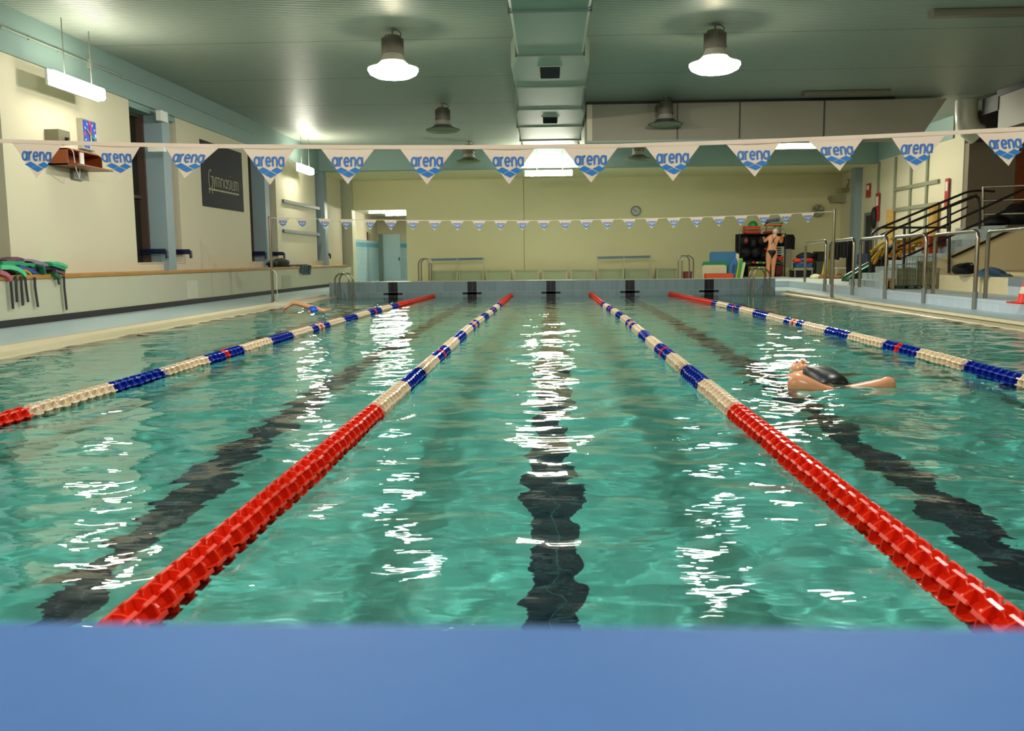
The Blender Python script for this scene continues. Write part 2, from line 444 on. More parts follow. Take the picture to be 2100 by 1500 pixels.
# ------------------------------------------------------------------ lamps
def high_bay(x, y, on, label):
    r = thing('ceiling_lamp', label, 'lamp', (x, y, ZC), 'bell shaped lamps under the ceiling')
    z = ZC
    b = MB(); b.tube([(x, y, z), (x, y, z - 0.12)], 0.018, 8); b.lathe([(0.001, z), (0.05, z), (0.05, z - 0.02), (0.001, z - 0.02)], (x, y, 0), 12)
    b.build('mounting_stem', M_GREY, r)
    b = MB(); b.tube([(x + 0.02, y, z - 0.01), (x + 0.09, y, z - 0.02), (x + 0.14, y, z - 0.07), (x + 0.13, y, z - 0.13)], 0.007, 6)
    b.build('cable', M_BLACK, r)
    b = MB(); b.lathe([(0.001, z - 0.10), (0.125, z - 0.105), (0.14, z - 0.13), (0.185, z - 0.37), (0.185, z - 0.385), (0.15, z - 0.39)], (x, y, 0), 32)
    for k in range(24):
        t = 2 * PI * k / 24
        b.obox((x + 0.168 * math.cos(t), y + 0.168 * math.sin(t), z - 0.255), (0.02, 0.006, 0.21), (0, -0.18 * 0, t))
    b.build('ballast_housing', mat('lamp_housing', (120, 112, 100), 0.5, metal=0.3), r, smooth=True)
    b = MB(); b.lathe([(0.195, z - 0.50), (0.27, z - 0.56), (0.40, z - 0.605), (0.405, z - 0.612), (0.27, z - 0.567), (0.19, z - 0.505)], (x, y, 0), 40)
    nk_ = MB(); nk_.lathe([(0.15, z - 0.385), (0.16, z - 0.42), (0.20, z - 0.50), (0.196, z - 0.503), (0.15, z - 0.42)], (x, y, 0), 32); nk_.build('neck', mat('lamp_neck', (170, 164, 148), 0.45), r, smooth=True)
    if on:
        b.build('reflector', glass_mat('lit_reflector_glass', (150, 146, 132), 0.35, 0.3), r, smooth=True)
        b = MB(); b.lathe([(0.395, z - 0.615), (0.405, z - 0.64), (0.37, z - 0.70), (0.28, z - 0.745), (0.12, z - 0.765), (0.001, z - 0.768)], (x, y, 0), 40)
        b.build('glass_bowl', emis('lit_lamp_glass', (0.92, 0.97, 1.0), 9.0, 0.9), r, smooth=True)
        l = bpy.data.lights.new('lamp_bulb', 'POINT'); l.energy = LAMP_W; l.color = LAMP_COL; l.shadow_soft_size = 0.05
        l.cycles.is_caustics_light = True
        lo = bpy.data.objects.new('lamp_bulb', l); C.objects.link(lo); lo.parent = r; lo.location = (0, 0, -0.62)
    else:
        b.build('reflector', glass_mat('unlit_reflector_glass', (96, 104, 92), 0.8, 0.25), r, smooth=True)
        b = MB(); b.lathe([(0.395, z - 0.612), (0.40, z - 0.63), (0.34, z - 0.66), (0.001, z - 0.67)], (x, y, 0), 32)
        b.build('glass_bowl', glass_mat('unlit_lamp_glass', (150, 160, 130), 0.55, 0.15), r, smooth=True)
    return r
high_bay(-2.50, 14.8, True, 'lit bell lamp left of the central air duct, glowing white')
high_bay(2.62, 14.9, True, 'lit bell lamp right of the central air duct, glowing white')
high_bay(-2.52, 21.7, False, 'unlit bell lamp left of the duct, behind the lit left lamp')
high_bay(2.66, 21.4, False, 'unlit bell lamp in front of the long grey duct box')
high_bay(-2.52, 28.6, False, 'smallest unlit bell lamp left of the duct, behind a white pennant')
high_bay(2.72, 28.6, False, 'unlit bell lamp seen below the grey duct box')
high_bay(-2.50, 1.0, True, 'unseen lit bell lamp added overhead at the near end, left')  # unseen pair continuing the lamp row, added to brighten the block and pennants
high_bay(2.62, 1.0, True, 'unseen lit bell lamp added overhead at the near end, right')
high_bay(-2.50, 7.9, True, 'lit bell lamp above the near part of the pool, left')
high_bay(2.62, 8.0, True, 'lit bell lamp above the near part of the pool, right')

def tube_light(name, p0, p1, label, drop=None, cat='lamp', r=0.05, wall=None, e='lit_tube', wires=True, es=1.0, group='fluorescent strip lights'):
    p0, p1 = Vector(p0), Vector(p1); c = (p0 + p1) / 2; d = (p1 - p0).normalized()
    t = thing(name, label, cat, tuple(c), group)
    L_ = (p1 - p0).length; along = abs(d.y) > 0.5
    b = MB(); rr = r * 0.98
    if along:
        sx = 1 if c.x < 0 else -1
        b.rbox(c.x - r * 0.5, c.x + r * 0.7, p0.y, p1.y, c.z - rr, c.z + rr, r * 0.45, 'Y', 5)
    else:
        b.rbox(p0.x, p1.x, c.y - r * 0.7, c.y + r * 0.6, c.z - rr, c.z + rr, r * 0.45, 'X', 5)
    b.build('diffuser', emis(e + ('_%d' % round(es * 10)), TUBE_COL, TUBE_E * es), t, smooth=True)
    b = MB()
    if along: b.box(c.x - sx * r * 0.9, c.x - sx * r * 0.5, p0.y - 0.02, p1.y + 0.02, c.z - r * 1.15, c.z + r * 1.15)
    else: b.box(p0.x - 0.02, p1.x + 0.02, c.y + r * 0.6, c.y + r, c.z - r * 1.15, c.z + r * 1.15)
    b.build('housing', M_WHITE, t)
    if wires:
        for s_ in (0.25, 0.8):
            b = MB(); q = p0 + (p1 - p0) * s_; b.tube([q + Vector((0, 0, r)), (q.x, q.y, drop or ZC)], 0.008, 6)
            b.build('hanging_rod', M_GREY, t)
    return t
a = on_x(99, 153, -7.35); b_ = on_x(201, 187, -7.35)
tube_light('strip_light', (-7.3, a.y, a.z - 0.03), (-7.3, b_.y, a.z - 0.03), 'long lit strip light high on the left wall above the blue clock', r=0.10)
a2 = on_x(608, 340, -7.35)
tube_light('strip_light', (-7.3, a2.y, a.z - 0.03), (-7.3, a2.y + 1.5, a.z - 0.03), 'lit strip light at the far end of the left wall', r=0.10, es=1.7)
c3 = at(1125, 355, YM - 0.12)
tube_light('strip_light', (c3.x - 0.76, YM - 0.15, c3.z), (c3.x + 0.76, YM - 0.15, c3.z), 'lit strip light centred high on the back beam', r=0.08, es=4.4)
c4 = at(1632, 299, 27.5)
tube_light('strip_light', (c4.x - 0.7, 27.5, c4.z), (c4.x + 0.7, 27.5, c4.z), 'lit strip light seen between right hand pennants below the duct box', r=0.07, es=8.0)
tube_light('strip_light', (-7.35, 0.6, a.z), (-7.35, 2.1, a.z), 'lit strip light on the left wall beside the viewpoint', r=0.10)
tube_light('strip_light', (10.2, 3.0, 3.6), (10.2, 4.5, 3.6), 'unseen strip light added to light the near right side of the hall', r=0.10)  # added fill light out of view, not a known fixture

# ------------------------------------------------------------------ left wall
struct(MB().box(-8.3, WL, YN, YB, -0.2, 0.725).build('wall_left', M_DADO))
struct(MB().box(WL, WL + 0.015, YN, YB, ZD, ZD + 0.10).build('baseboard_left', M_BLACK))
lg = MB(); lg.rbox(-8.2, WL + 0.03, YN, 33.3, 0.725, 0.79, 0.012, 'Y'); struct(lg.build('trim_6', M_LEDGE))
struct(MB().box(-8.5, -8.2, -6.0, YB, -0.2, ZC).build('wall_left_upper', M_DARK))
n = 7
for y0, y1 in ((YN, 4.0), (6.0, 10.4), (12.75, 16.75), (18.85, 23.3), (25.6, 29.95), (31.2, 33.6)):
    struct(MB().box(-8.2, UL, y0, y1, 0.79, ZB).build('trim_%d' % n, M_CREAM)); n += 1
PILY = (5.0, 11.45, 17.85, 24.2, 30.6)
for yp in PILY:
    struct(MB().box(-8.2, UL + 0.13, yp, yp + 0.36, 0.79, ZB).build('trim_%d' % n, M_PIL)); n += 1
struct(MB().box(-8.2, UL + 0.04, YN, YM + 0.4, ZB, ZC).build('trim_%d' % n, M_BAND)); n += 1
struct(MB().box(UL + 0.04, 10.7, YM, YM + 0.4, ZB, ZC).build('trim_%d' % n, M_BAND)); n += 1
struct(MB().box(-8.2, 10.7, YM + 0.4, YB, ZB, ZB + 0.1).build('ceiling_back', M_BACK))
struct(MB().box(-8.2, XRR, YM + 0.4, YB, ZC - 0.05, ZC).build('trim_%d' % n, M_BAND)); n += 1
wn = 1
M_PANE = mat('dark_night_glass', (34, 36, 30), 0.15, var=0.3, scale=2)
M_JAMB = mat('brown_window_jamb', (78, 60, 46), 0.6)
for i, yp in enumerate(PILY[1:]):
    for y0, y1 in ((yp - 1.1, yp), (yp + 0.36, {11.45: 12.75, 17.85: 18.85, 24.2: 25.6, 30.6: 31.2}[yp])):
        w = thing_ = bpy.data.objects.new('window_%d' % wn, None); C.objects.link(w); w.location = (-8.0, (y0 + y1) / 2, 0.93); struct(w); wn += 1
        b = MB(); b.box(-8.14, -8.12, y0, y1, 0.95, 3.82); b.build('pane', M_PANE, w)
        b = MB(); b.box(-8.14, -7.98, y1 - 0.06, y1, 0.95, 3.82); b.box(-8.14, -8.05, y0, y0 + 0.05, 0.95, 3.82)
        b.box(-8.14, -8.02, y0, y1, 3.76, 3.82); b.box(-8.14, -8.06, y0, y1, 2.2, 2.26); b.build('frame', M_JAMB, w)
        b = MB(); b.box(-8.2, UL + 0.02, y0, y1, 0.79, 0.93); b.box(-8.2, UL + 0.04, y0, y1, 0.93, 0.95); b.build('sill', M_CREAM, w)
        b = MB(); b.box(-8.2, UL - 0.02, y0, y1, 3.82, ZB); b.build('lintel', M_BAND, w)
def bracket(x0, x1, y, z, label):
    b = MB(); b.tube([(x0, y, z), (x1 - 0.03, y, z), (x1, y, z - 0.03), (x1, y, z - 0.16)], 0.03, 10)
    b.box(x0, x1 - 0.02, y - 0.02, y + 0.02, z - 0.075, z - 0.03)
    tag(b.build('window_bar', mat('dark_blue_paint', (16, 28, 62), 0.35), smooth=True), label, 'bar', 'dark blue bars low in the window slots')
bracket(-8.1, -7.60, 17.72, 1.19, 'dark blue bar in the window slot left of the first pale blue pillar')
bracket(-8.1, -7.55, 18.80, 1.19, 'dark blue bar in the window slot right of the first pale blue pillar')
bracket(-8.1, -7.62, 24.05, 1.19, 'dark blue bar in the window slot left of the second pillar')
bracket(-8.1, -7.55, 25.5, 1.19, 'dark blue bar in the window slot behind the left flag pole')
bracket(-8.1, -7.6, 31.1, 1.19, 'dark blue bar in the last window slot before the far corner')

# access panel on the low wall, cracks
p = on_x(394, 594, WL)
b = MB(); b.box(WL, WL + 0.02, p.y - 0.28, p.y + 0.26, p.z - 0.19, p.z + 0.19)
tag(b.build('access_panel', mat('panel_paint', (200, 200, 176), 0.5)), 'pale square access panel set in the low left wall', 'panel')
p = on_x(588, 577, WL)
b = MB(); b.box(WL, WL + 0.02, p.y - 0.45, p.y + 0.4, p.z - 0.16, p.z + 0.16)
tag(b.build('access_panel', mat('panel_paint_dark', (160, 162, 140), 0.5)), 'grey access panel in the low left wall near the far ladder', 'panel')

# things on the left wall
def box_on_wall(px0, py0, px1, py1, depth, name, m, label, cat, X=UL):
    a = on_x(px0, py0, X + depth); c = on_x(px1, py1, X + depth)
    b = MB(); b.rbox(X, X + depth, a.y, c.y, min(a.z, c.z), max(a.z, c.z), 0.01, 'X')
    return tag(b.build(name, m), label, cat), a, c
# grey control box
t = thing('control_box', 'grey metal control box with a black knob left of the blue clock', 'box', (UL, 14.2, 2.2))
a = on_x(119, 264, UL + 0.22); c = on_x(134, 296, UL + 0.22)
b = MB(); b.rbox(UL, UL + 0.22, a.y, a.y + 0.34, c.z, a.z, 0.015, 'X'); b.build('housing', mat('beige_grey_metal', (116, 110, 88), 0.45), t)
b = MB(); b.lathe([(0.001, 0.05), (0.022, 0.05), (0.028, 0.0)], (UL + 0.22, a.y + 0.2, (a.z + c.z) / 2 - 0.02), 12, axis='X'); b.build('knob', M_BLACK, t)
# blue clock board
t = thing('wall_clock', 'square blue pace clock with coloured hands and silver frame on left wall', 'clock', (UL, 14.9, 2.1))
X = UL + 0.1
a = on_x(168, 242, X); c = on_x(196, 310, X)
y0, y1, z1, z0 = a.y, on_x(196, 250, X).y, a.z, c.z
b = MB(); b.box(UL, X, y0, y1, z0, z1); b.build('casing', mat('clock_silver', (176, 172, 156), 0.35, metal=0.5), t)
b = MB(); b.box(X, X + 0.006, y0 + 0.02, y1 - 0.02, z0 + 0.02, z1 - 0.02); b.build('dial', mat('clock_blue', (20, 66, 176), 0.35), t)
cy, cz, R = (y0 + y1) / 2, (z0 + z1) / 2, (y1 - y0) / 2
marks = MB(); marks.cur = 0
for k in range(12):
    an = 2 * PI * k / 12; q = (X + 0.008, cy + 0.78 * R * math.sin(an), cz + 0.85 * R * math.cos(an))
    marks.cur = 1 if k in (0, 9) else 0
    marks.obox(q, (0.004, 0.018 if k % 3 else 0.045, 0.05 if k % 3 else 0.06), (-an if k % 3 else 0, 0, 0))
marks.build('hour_marks', [mat('mark_white', (210, 220, 236), 0.4), mat('mark_red', (226, 50, 80), 0.4)], t)
for an, ln, rgb, nm in ((0.15, 0.8, (236, 50, 90), 'red'), (-0.95, 0.6, (240, 150, 40), 'orange'), (2.05, 0.75, (40, 180, 90), 'green'), (3.1, 0.55, (236, 220, 120), 'pale')):
    b = MB(); b.obox((X + 0.016, cy + ln * R / 2 * math.sin(an), cz + ln * R / 2 * math.cos(an)), (0.004, 0.022, ln * R), (-an, 0, 0))
    h = b.build('clock_hand', mat('hand_' + nm, rgb, 0.4), t); h['label'] = nm + ' clock hand'
# wooden shelf box
t = thing('wall_shelf', 'open brown wooden shelf box with a slanted top below the blue clock', 'shelf', (UL, 14.3, 1.9))
XO = UL + 0.42
s0 = on_x(134, 309, XO - 0.2); s1 = on_x(196, 314, XO); sb = on_x(196, 344, XO)
yA, yB, zt, zb = on_x(136, 320, UL + 0.3).y, on_x(214, 340, UL + 0.35).y, on_x(160, 309, UL + 0.3).z, on_x(160, 342, UL + 0.3).z
M_WOOD = mat('reddish_brown_wood', (134, 64, 22), 0.4, var=0.2, scale=6)
b = MB(); b.box(UL, XO - 0.08, yA, yB, zt - 0.02, zt); b.build('top', M_WOOD, t)
b = MB(); b.box(UL, XO + 0.05, yA, yB + 0.12, zb, zb + 0.02); b.build('shelf_board', M_WOOD, t)
b = MB(); b.box(UL, XO - 0.1, yA, yA + 0.02, zb, zt); b.build('side_panel', M_WOOD, t)
b = MB(); b.box(UL, XO - 0.1, yB - 0.02, yB, zb, zt); b.build('side_panel', M_WOOD, t)
b = MB(); b.box(UL, UL + 0.02, yA, yB, zb, zt); b.build('back_panel', M_WOOD, t)
b = MB(); b.box(XO - 0.12, XO - 0.1, yA + 0.38, yA + 0.5, zb, zt); b.build('divider', M_WHITE, t)
b = MB(); q = Vector((UL + 0.2, yA + 0.05, zt)); b.tube([q + Vector((0, 0, 0.02)), q + Vector((0.1, 0.02, 0.06)), q + Vector((0.16, 0.05, -0.05)), q + Vector((0.16, 0.1, -0.3)), q + Vector((0.05, 0.4, -0.42)), q + Vector((0.02, 0.5, -0.2))], 0.007, 6)
tag(b.build('cable', M_WHITE), 'thin white cable looping down over the wooden wall shelf', 'cable')
b = MB(); b.box(UL, UL + 0.06, yB - 0.45, yB - 0.1, zb - 0.16, zb - 0.02); tag(b.build('junction_box', M_GREY), 'grey junction box under the brown wooden wall shelf', 'box')

# conduit, exit lamp
M_PIPE = mat('grey_conduit', (150, 158, 142), 0.45)
q = [on_x(x, y, UL + 0.06) for x, y in ((2, 58), (60, 80), (120, 103), (183, 130), (250, 157), (320, 184), (420, 228), (520, 272))]
zz = sum(v.z for v in q) / len(q)
b = MB(); b.tube([(UL + 0.06, v.y, zz + 0.4 * (v.z - zz)) for v in q], 0.014, 8)
for v in q: b.obox((UL + 0.05, v.y, zz + 0.4 * (v.z - zz)), (0.03, 0.03, 0.06))
tag(b.build('conduit_pipe', M_PIPE), 'grey conduit pipe running along the pale blue left beam', 'pipe')
q = on_x(183, 132, UL + 0.06)
tag(MB().box(UL + 0.04, UL + 0.09, q.y - 0.06, q.y + 0.06, q.z - 0.08, q.z + 0.08).build('junction_box', M_PIPE), 'small pale junction box on the beam above the near strip light', 'box')
q = on_x(334, 239, UL + 0.2)
tag(MB().rbox(UL + 0.13, UL + 0.23, q.y - 0.16, q.y + 0.16, q.z - 0.1, q.z + 0.1, 0.02, 'X').build('emergency_light', M_WHITE), 'small pale emergency light box at the top of the first blue pillar', 'light')
q = on_x(308, 303, UL + 0.2)
b = MB(); b.obox((UL + 0.25, 17.3, q.z), (0.3, 0.14, 0.12)); b.tube([(UL + 0.0, 17.6, q.z + 0.05), (UL + 0.2, 17.4, q.z + 0.05)], 0.02)
tag(b.build('security_camera', M_WHITE), 'small white security camera beside the first blue pillar', 'camera')

# poster
t = thing('banner', 'dark banner reading Gymnasium in thin pale letters on the left wall', 'banner', (UL, 21.0, 1.9))
X = UL + 0.015
a = on_x(410, 285, X); d = on_x(499, 435, X)
y0, y1 = a.y, on_x(498, 380, X).y; z1, z0 = a.z, d.z
b = MB(); b.box(UL, X, y0, y1, z0, z1); b.build('cloth', mat('banner_cloth', (14, 14, 24), 0.75, var=0.15), t)

# ---- lettering made of strokes
def arc(cx, cz, rx, rz, a0, a1, n=14):
    return [(cx + rx * math.cos(a0 + (a1 - a0) * k / n), cz + rz * math.sin(a0 + (a1 - a0) * k / n)) for k in range(n + 1)]
LET = {
 'a': (0.8, [arc(0.36, 0.5, 0.30, 0.44, 0, 2 * PI), [(0.68, 1.0), (0.68, 0.0)]]),
 'r': (0.55, [[(0.12, 1.0), (0.12, 0.0)], arc(0.42, 0.62, 0.30, 0.32, PI, PI * 0.45)]),
 'e': (0.78, [arc(0.38, 0.5, 0.30, 0.44, 0.0, 1.75 * PI), [(0.10, 0.5), (0.68, 0.5)]]),
 'n': (0.8, [[(0.12, 1.0), (0.12, 0.0)], arc(0.39, 0.6, 0.27, 0.34, PI, 0) + [(0.66, 0.0)]]),
 'G': (0.95, [arc(0.45, 0.62, 0.38, 0.98, 0.30 * PI, 1.8 * PI, 22), [(0.5, 0.95), (1.0, 0.95)], [(0.82, 0.95), (0.82, -0.1)] , arc(0.45, -0.75, 0.36, 0.42, 0, PI, 12)]),
 'y': (0.6, [[(0.05, 1.0), (0.3, 0.0)], [(0.55, 1.0), (0.3, 0.0), (0.15, -0.35)]]),
 'm': (1.05, [[(0.1, 1.0), (0.1, 0.0)], arc(0.3, 0.8, 0.2, 0.16, PI, 0) + [(0.5, 0.0)], arc(0.7, 0.8, 0.2, 0.16, PI, 0) + [(0.9, 0.0)]]),
 's': (0.6, [arc(0.28, 0.75, 0.2, 0.2, 0.2 * PI, 1.5 * PI) + arc(0.28, 0.27, 0.2, 0.24, 0.5 * PI, -0.8 * PI)]),
 'i': (0.28, [[(0.12, 1.0), (0.12, 0.0)], [(0.12, 1.4), (0.12, 1.5)]]),
 'u': (0.7, [[(0.1, 1.0)] + arc(0.33, 0.25, 0.23, 0.22, PI, 2 * PI) + [(0.56, 1.0)], [(0.56, 0.3), (0.56, 0.0)]]),
}
def letters(text, w, sp=0.12):
    """2-D stroke quads for a word: list of 4-corner polygons; returns polygons and total width"""
    polys = []; x = 0
    for ch in text:
        ad, strokes = LET[ch]
        for st in strokes:
            closed = (abs(st[0][0] - st[-1][0]) + abs(st[0][1] - st[-1][1])) < 1e-6 and len(st) > 3
            P = st[:-1] if closed else st; k = len(P); off = []
            for i in range(k):
                a = P[i - 1] if (i or closed) else P[i]; b = P[(i + 1) % k] if (i < k - 1 or closed) else P[i]
                dx, dz = b[0] - a[0], b[1] - a[1]; l = math.hypot(dx, dz) or 1
                off.append((-dz / l * w / 2, dx / l * w / 2))
            for i in range(k if closed else k - 1):
                j = (i + 1) % k
                polys.append([(x + P[i][0] - off[i][0], P[i][1] - off[i][1]), (x + P[j][0] - off[j][0], P[j][1] - off[j][1]),
                              (x + P[j][0] + off[j][0], P[j][1] + off[j][1]), (x + P[i][0] + off[i][0], P[i][1] + off[i][1])])
        x += ad + sp
    return polys, x - sp
polys, tw = letters('Gymnasium', 0.085, 0.03)
b = MB(); M_PALE = mat('pale_print', (168, 166, 130), 0.6)
lw, lh = (y1 - y0) * 0.74, (z1 - z0) * 0.155; yo, zo = y0 + (y1 - y0) * 0.14, z0 + (z1 - z0) * 0.345
zo = z0 + (z1 - z0) * 0.33
for pg in polys:
    A = [(X + 0.002, yo + p_[0] / tw * lw, zo + p_[1] * lh) for p_ in pg]
    b.prism(A, [(X + 0.006, p_[1], p_[2]) for p_ in A])
b.build('lettering', M_PALE, t)
b = MB(); R_ = random.Random(4); yy = yo
while yy < yo + lw:
    w_ = R_.uniform(0.02, 0.06); b.box(X + 0.001, X + 0.005, yy, yy + w_, zo - lh * 0.42, zo - lh * 0.25); yy += w_ + 0.014
b.build('subtitle_line', M_PALE, t)

# horizontal rails on the third cream panel
for (pa, pb, lab) in (((580, 412), (654, 428), 'upper grey rail across the third cream wall panel'), ((581, 473), (655, 482), 'lower grey rail across the third cream wall panel')):
    u, v = on_x(*pa, UL + 0.03), on_x(*pb, UL + 0.03)
    tag(MB().obox((UL + 0.03, (u.y + v.y) / 2, (u.z + v.z) / 2), (0.06, v.y - u.y, 0.09)).build('wall_rail', mat('blue_grey_rail', (92, 104, 104), 0.5)), lab, 'rail')

# ------------------------------------------------------------------ back wall with doorway
dz = at(780, 431, YB).z; dx0, dx1 = -7.42, at(834, 500, YB).x
struct(MB().box(dx1, 10.7, YB, YB + 0.25, -0.2, ZB).build('wall_back', M_BACK))
struct(MB().box(-8.2, dx0, YB - 0.3, YB + 0.25, -0.2, ZB).build('wall_back_left', M_DADO))
struct(MB().box(dx0, dx1, YB, YB + 0.25, dz, ZB).build('wall_back_lintel', M_BACK))
M_CT = tile_mat('pale_corridor_tile', (176, 206, 214), (150, 180, 188), 0.2, 0.2, 'YZ', 0.2, 0.02, 0.03)
M_CT2 = tile_mat('pale_corridor_tile_end', (176, 206, 214), (150, 180, 188), 0.2, 0.2, 'XZ', 0.2, 0.02, 0.03)
M_CS = mat('blue_tile_strip', (110, 166, 190), 0.25)
YC = 40.5
struct(MB().box(-7.9, -7.75, YB, YC, 0, dz + 0.1).build('wall_corridor_left', M_CREAM))
struct(MB().box(-7.75, -7.62, YB + 0.25, YC, 0, 1.78).build('wall_corridor_dado', M_CT))
struct(MB().box(-7.62, -7.615, YB + 0.25, YC, 1.78 - 0.28, 1.78 - 0.1).build('trim_60', M_CS))
struct(MB().box(-7.9, -4.0, YC, YC + 0.1, 0, dz + 0.1).build('wall_corridor_end', M_CREAM))
struct(MB().box(-7.6, -4.0, YC - 0.03, YC, 0, 1.78).build('wall_corridor_end_dado', M_CT2))
struct(MB().box(-7.6, -4.0, YC - 0.036, YC - 0.03, 1.5, 1.68).build('trim_61', M_CS))
struct(MB().box(-4.1, -4.0, YB + 0.25, YC, 0, dz + 0.1).build('wall_corridor_right', M_CREAM))
struct(MB().box(-7.9, -4.0, YB + 0.25, YC, dz + 0.05, dz + 0.15).build('ceiling_corridor', M_WHITE))
struct(MB().box(-7.9, -4.0, YB, YC, ZD - 0.2, ZD).build('floor_corridor', M_DECK))
for px, Y_ in ((742, 35.6), (774, 38.6)):
    a = on_x(px, 470, -7.62)
    w = bpy.data.objects.new('window_%d' % wn, None); C.objects.link(w); struct(w); w.location = (-7.62, Y_, 1.9); wn += 1
    MB().box(-7.76, -7.735, Y_ - 0.35, Y_ + 0.3, 1.35, 2.1).build('pane', mat('frosted_pane', (150, 136, 104), 0.3), w)
    MB().box(-7.74, -7.70, Y_ - 0.4, Y_ - 0.33, 1.3, 2.15).build('frame', M_JAMB, w)
pd = bpy.data.objects.new('door_1', None); C.objects.link(pd); struct(pd); pd.location = (-6.4, 38, ZD)
xa, xb = at(777, 520, 37.8).x, at(821, 520, 37.8).x; zt = at(800, 481, 37.8).z
MB().box(xa + 0.18, xb, 37.8, 37.86, ZD, zt).build('door_leaf', mat('blue_grey_door', (140, 164, 172), 0.35), pd)
MB().box(xa, xa + 0.18, 37.7, 37.9, ZD, zt + 0.02).build('door_post', mat('dark_grey_green_post', (74, 92, 84), 0.4), pd)
MB().obox((xb - 0.05, 37.78, 1.0), (0.04, 0.04, 0.14)).build('door_handle', M_BLACK, pd)
l0, l1 = at(757, 433, 35.4), at(834, 433, 35.4)
tube_light('strip_light', (l0.x, 35.4, dz + 0.0), (l1.x + 0.3, 35.4, dz - 0.05), 'nearer bare tube light on the corridor ceiling beyond the doorway', r=0.022, e='lit_tube_corridor', wires=False, es=4.5, group='corridor strip lights')
tube_light('strip_light', (at(792, 443, 38.0).x, 38.0, dz + 0.0), (l1.x + 0.3, 38.0, dz + 0.0), 'farther bare tube light on the corridor ceiling beyond the doorway', r=0.022, e='lit_tube_corridor', wires=False, es=4.5, group='corridor strip lights')
u = at(1074, 400, YB).x
struct(MB().box(u - 0.012, u + 0.012, YB - 0.008, YB, ZD, ZB - 0.01).build('trim_70', mat('wall_seam', (150, 146, 108), 0.7)))
# back wall fittings
q = at(1304, 433, YB - 0.04)
t = thing('wall_clock', 'small round white clock on the far cream wall', 'clock', (q.x, YB, q.z))
MB().lathe([(0.19, 0), (0.19, -0.05), (0.165, -0.06), (0.155, -0.045)], (q.x, YB, q.z), 28, 'Y').build('clock_rim', M_GREY, t, smooth=True)
MB().lathe([(0.001, -0.045), (0.158, -0.045)], (q.x, YB, q.z), 28, 'Y').build('dial', mat('clock_face', (196, 196, 188), 0.4), t)
for an, ln in ((-0.9, 0.13), (2.4, 0.07)):
    MB().obox((q.x + ln / 2 * math.sin(an), YB - 0.055, q.z + ln / 2 * math.cos(an)), (0.018, 0.006, ln), (0, an, 0)).build('clock_hand', M_BLACK, t)
b = MB()
for k in range(12): an = PI * k / 6; b.obox((q.x + 0.13 * math.sin(an), YB - 0.05, q.z + 0.13 * math.cos(an)), (0.012, 0.004, 0.03), (0, an, 0))
b.build('hour_marks', M_BLACK, t)
q = at(1678, 432, YB - 0.3)
t = thing('wall_fan', 'oval pale wall fan high in the far right corner', 'fan', (q.x, YB, q.z))
MB().lathe([(0.22, 0.0), (0.23, -0.1), (0.2, -0.16), (0.19, -0.1), (0.001, -0.08)], (q.x, YB - 0.12, q.z), 24, 'Y').build('cage', mat('fan_beige', (186, 184, 150), 0.4), t, smooth=True)
b = MB()
for k in range(5): an = 2 * PI * k / 5; b.obox((q.x + 0.1 * math.cos(an), YB - 0.24, q.z + 0.1 * math.sin(an)), (0.17, 0.012, 0.07), (0.35, -an, 0))
b.build('blade', mat('fan_blade', (140, 140, 112), 0.4), t)
MB().tube([(q.x, YB, q.z - 0.02), (q.x, YB - 0.12, q.z)], 0.05).build('bracket', M_GREY, t)

# ------------------------------------------------------------------ right hand walls
struct(MB().box(10.7, 10.95, YRB, YB, ZS, ZC).build('wall_right_far', M_CREAM))
struct(MB().box(10.66, 10.7, YRB + 0.6, YM, 4.0, ZC).build('trim_%d' % n, M_BAND)); n += 1
M_BROWN = mat('brown_grey_wall', (120, 106, 84), 0.7, var=0.08, scale=1.2)
struct(MB().box(10.72, XRR, YRB - 0.25, YRB, ZS, 3.78).build('wall_right_brown', M_BROWN))
struct(MB().box(10.95, XRR, YRB, YRB + 0.2, 3.78, ZC).build('wall_right_void', M_DARK))  # dark sheet closing the void over the brown wall, shade in its colour
struct(MB().box(XRR, XRR + 0.2, -6.0, YB, 0, ZC).build('wall_right', M_BROWN))
struct(MB().box(-8.5, XRR, -6.2, -6.0, 0, ZC).build('wall_front', M_CREAM))
YP = on_x(1763, 420, 10.7).y
struct(MB().box(10.45, 10.7, YP - 0.2, YP + 0.2, ZS, ZC).build('trim_%d' % n, M_PIL)); n += 1
def rw(px, py): return on_x(px, py, 10.68)
M_DIV = mat('grey_panel_divider', (140, 142, 120), 0.5)
g = thing('wall_panelling', 'framed cream wall panelling with grey dividers on the far right wall', 'panelling', (10.68, 28, 2))
for px in (1801, 1835, 1867, 1900):
    y = rw(px, 400).y; b = MB(); b.box(10.65, 10.7, y - 0.06, y + 0.06, ZS, 3.95); b.build('post', M_DIV, g)
for (p0, p1) in (((1835, 389), (1926, 372)), ((1833, 431), (1926, 418))):
    u, v = rw(*p0), rw(*p1); MB().obox((10.66, (u.y + v.y) / 2, (u.z + v.z) / 2), (0.06, abs(u.y - v.y), 0.1)).build('rail', M_DIV, g)
dn = bpy.data.objects.new('door_2', None); C.objects.link(dn); struct(dn)
y0, y1, zt = rw(1791, 470).y, rw(1776, 470).y, rw(1785, 442).z; dn.location = (10.7, y0, ZS)
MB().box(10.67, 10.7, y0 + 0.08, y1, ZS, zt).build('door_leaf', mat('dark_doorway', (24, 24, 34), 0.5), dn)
b = MB(); b.box(10.64, 10.7, y0 - 0.05, y0 + 0.08, ZS, zt + 0.1); b.box(10.64, 10.7, y1, y1 + 0.1, ZS, zt + 0.1); b.box(10.64, 10.7, y0, y1, zt, zt + 0.1); b.build('door_frame', M_GREY, dn)
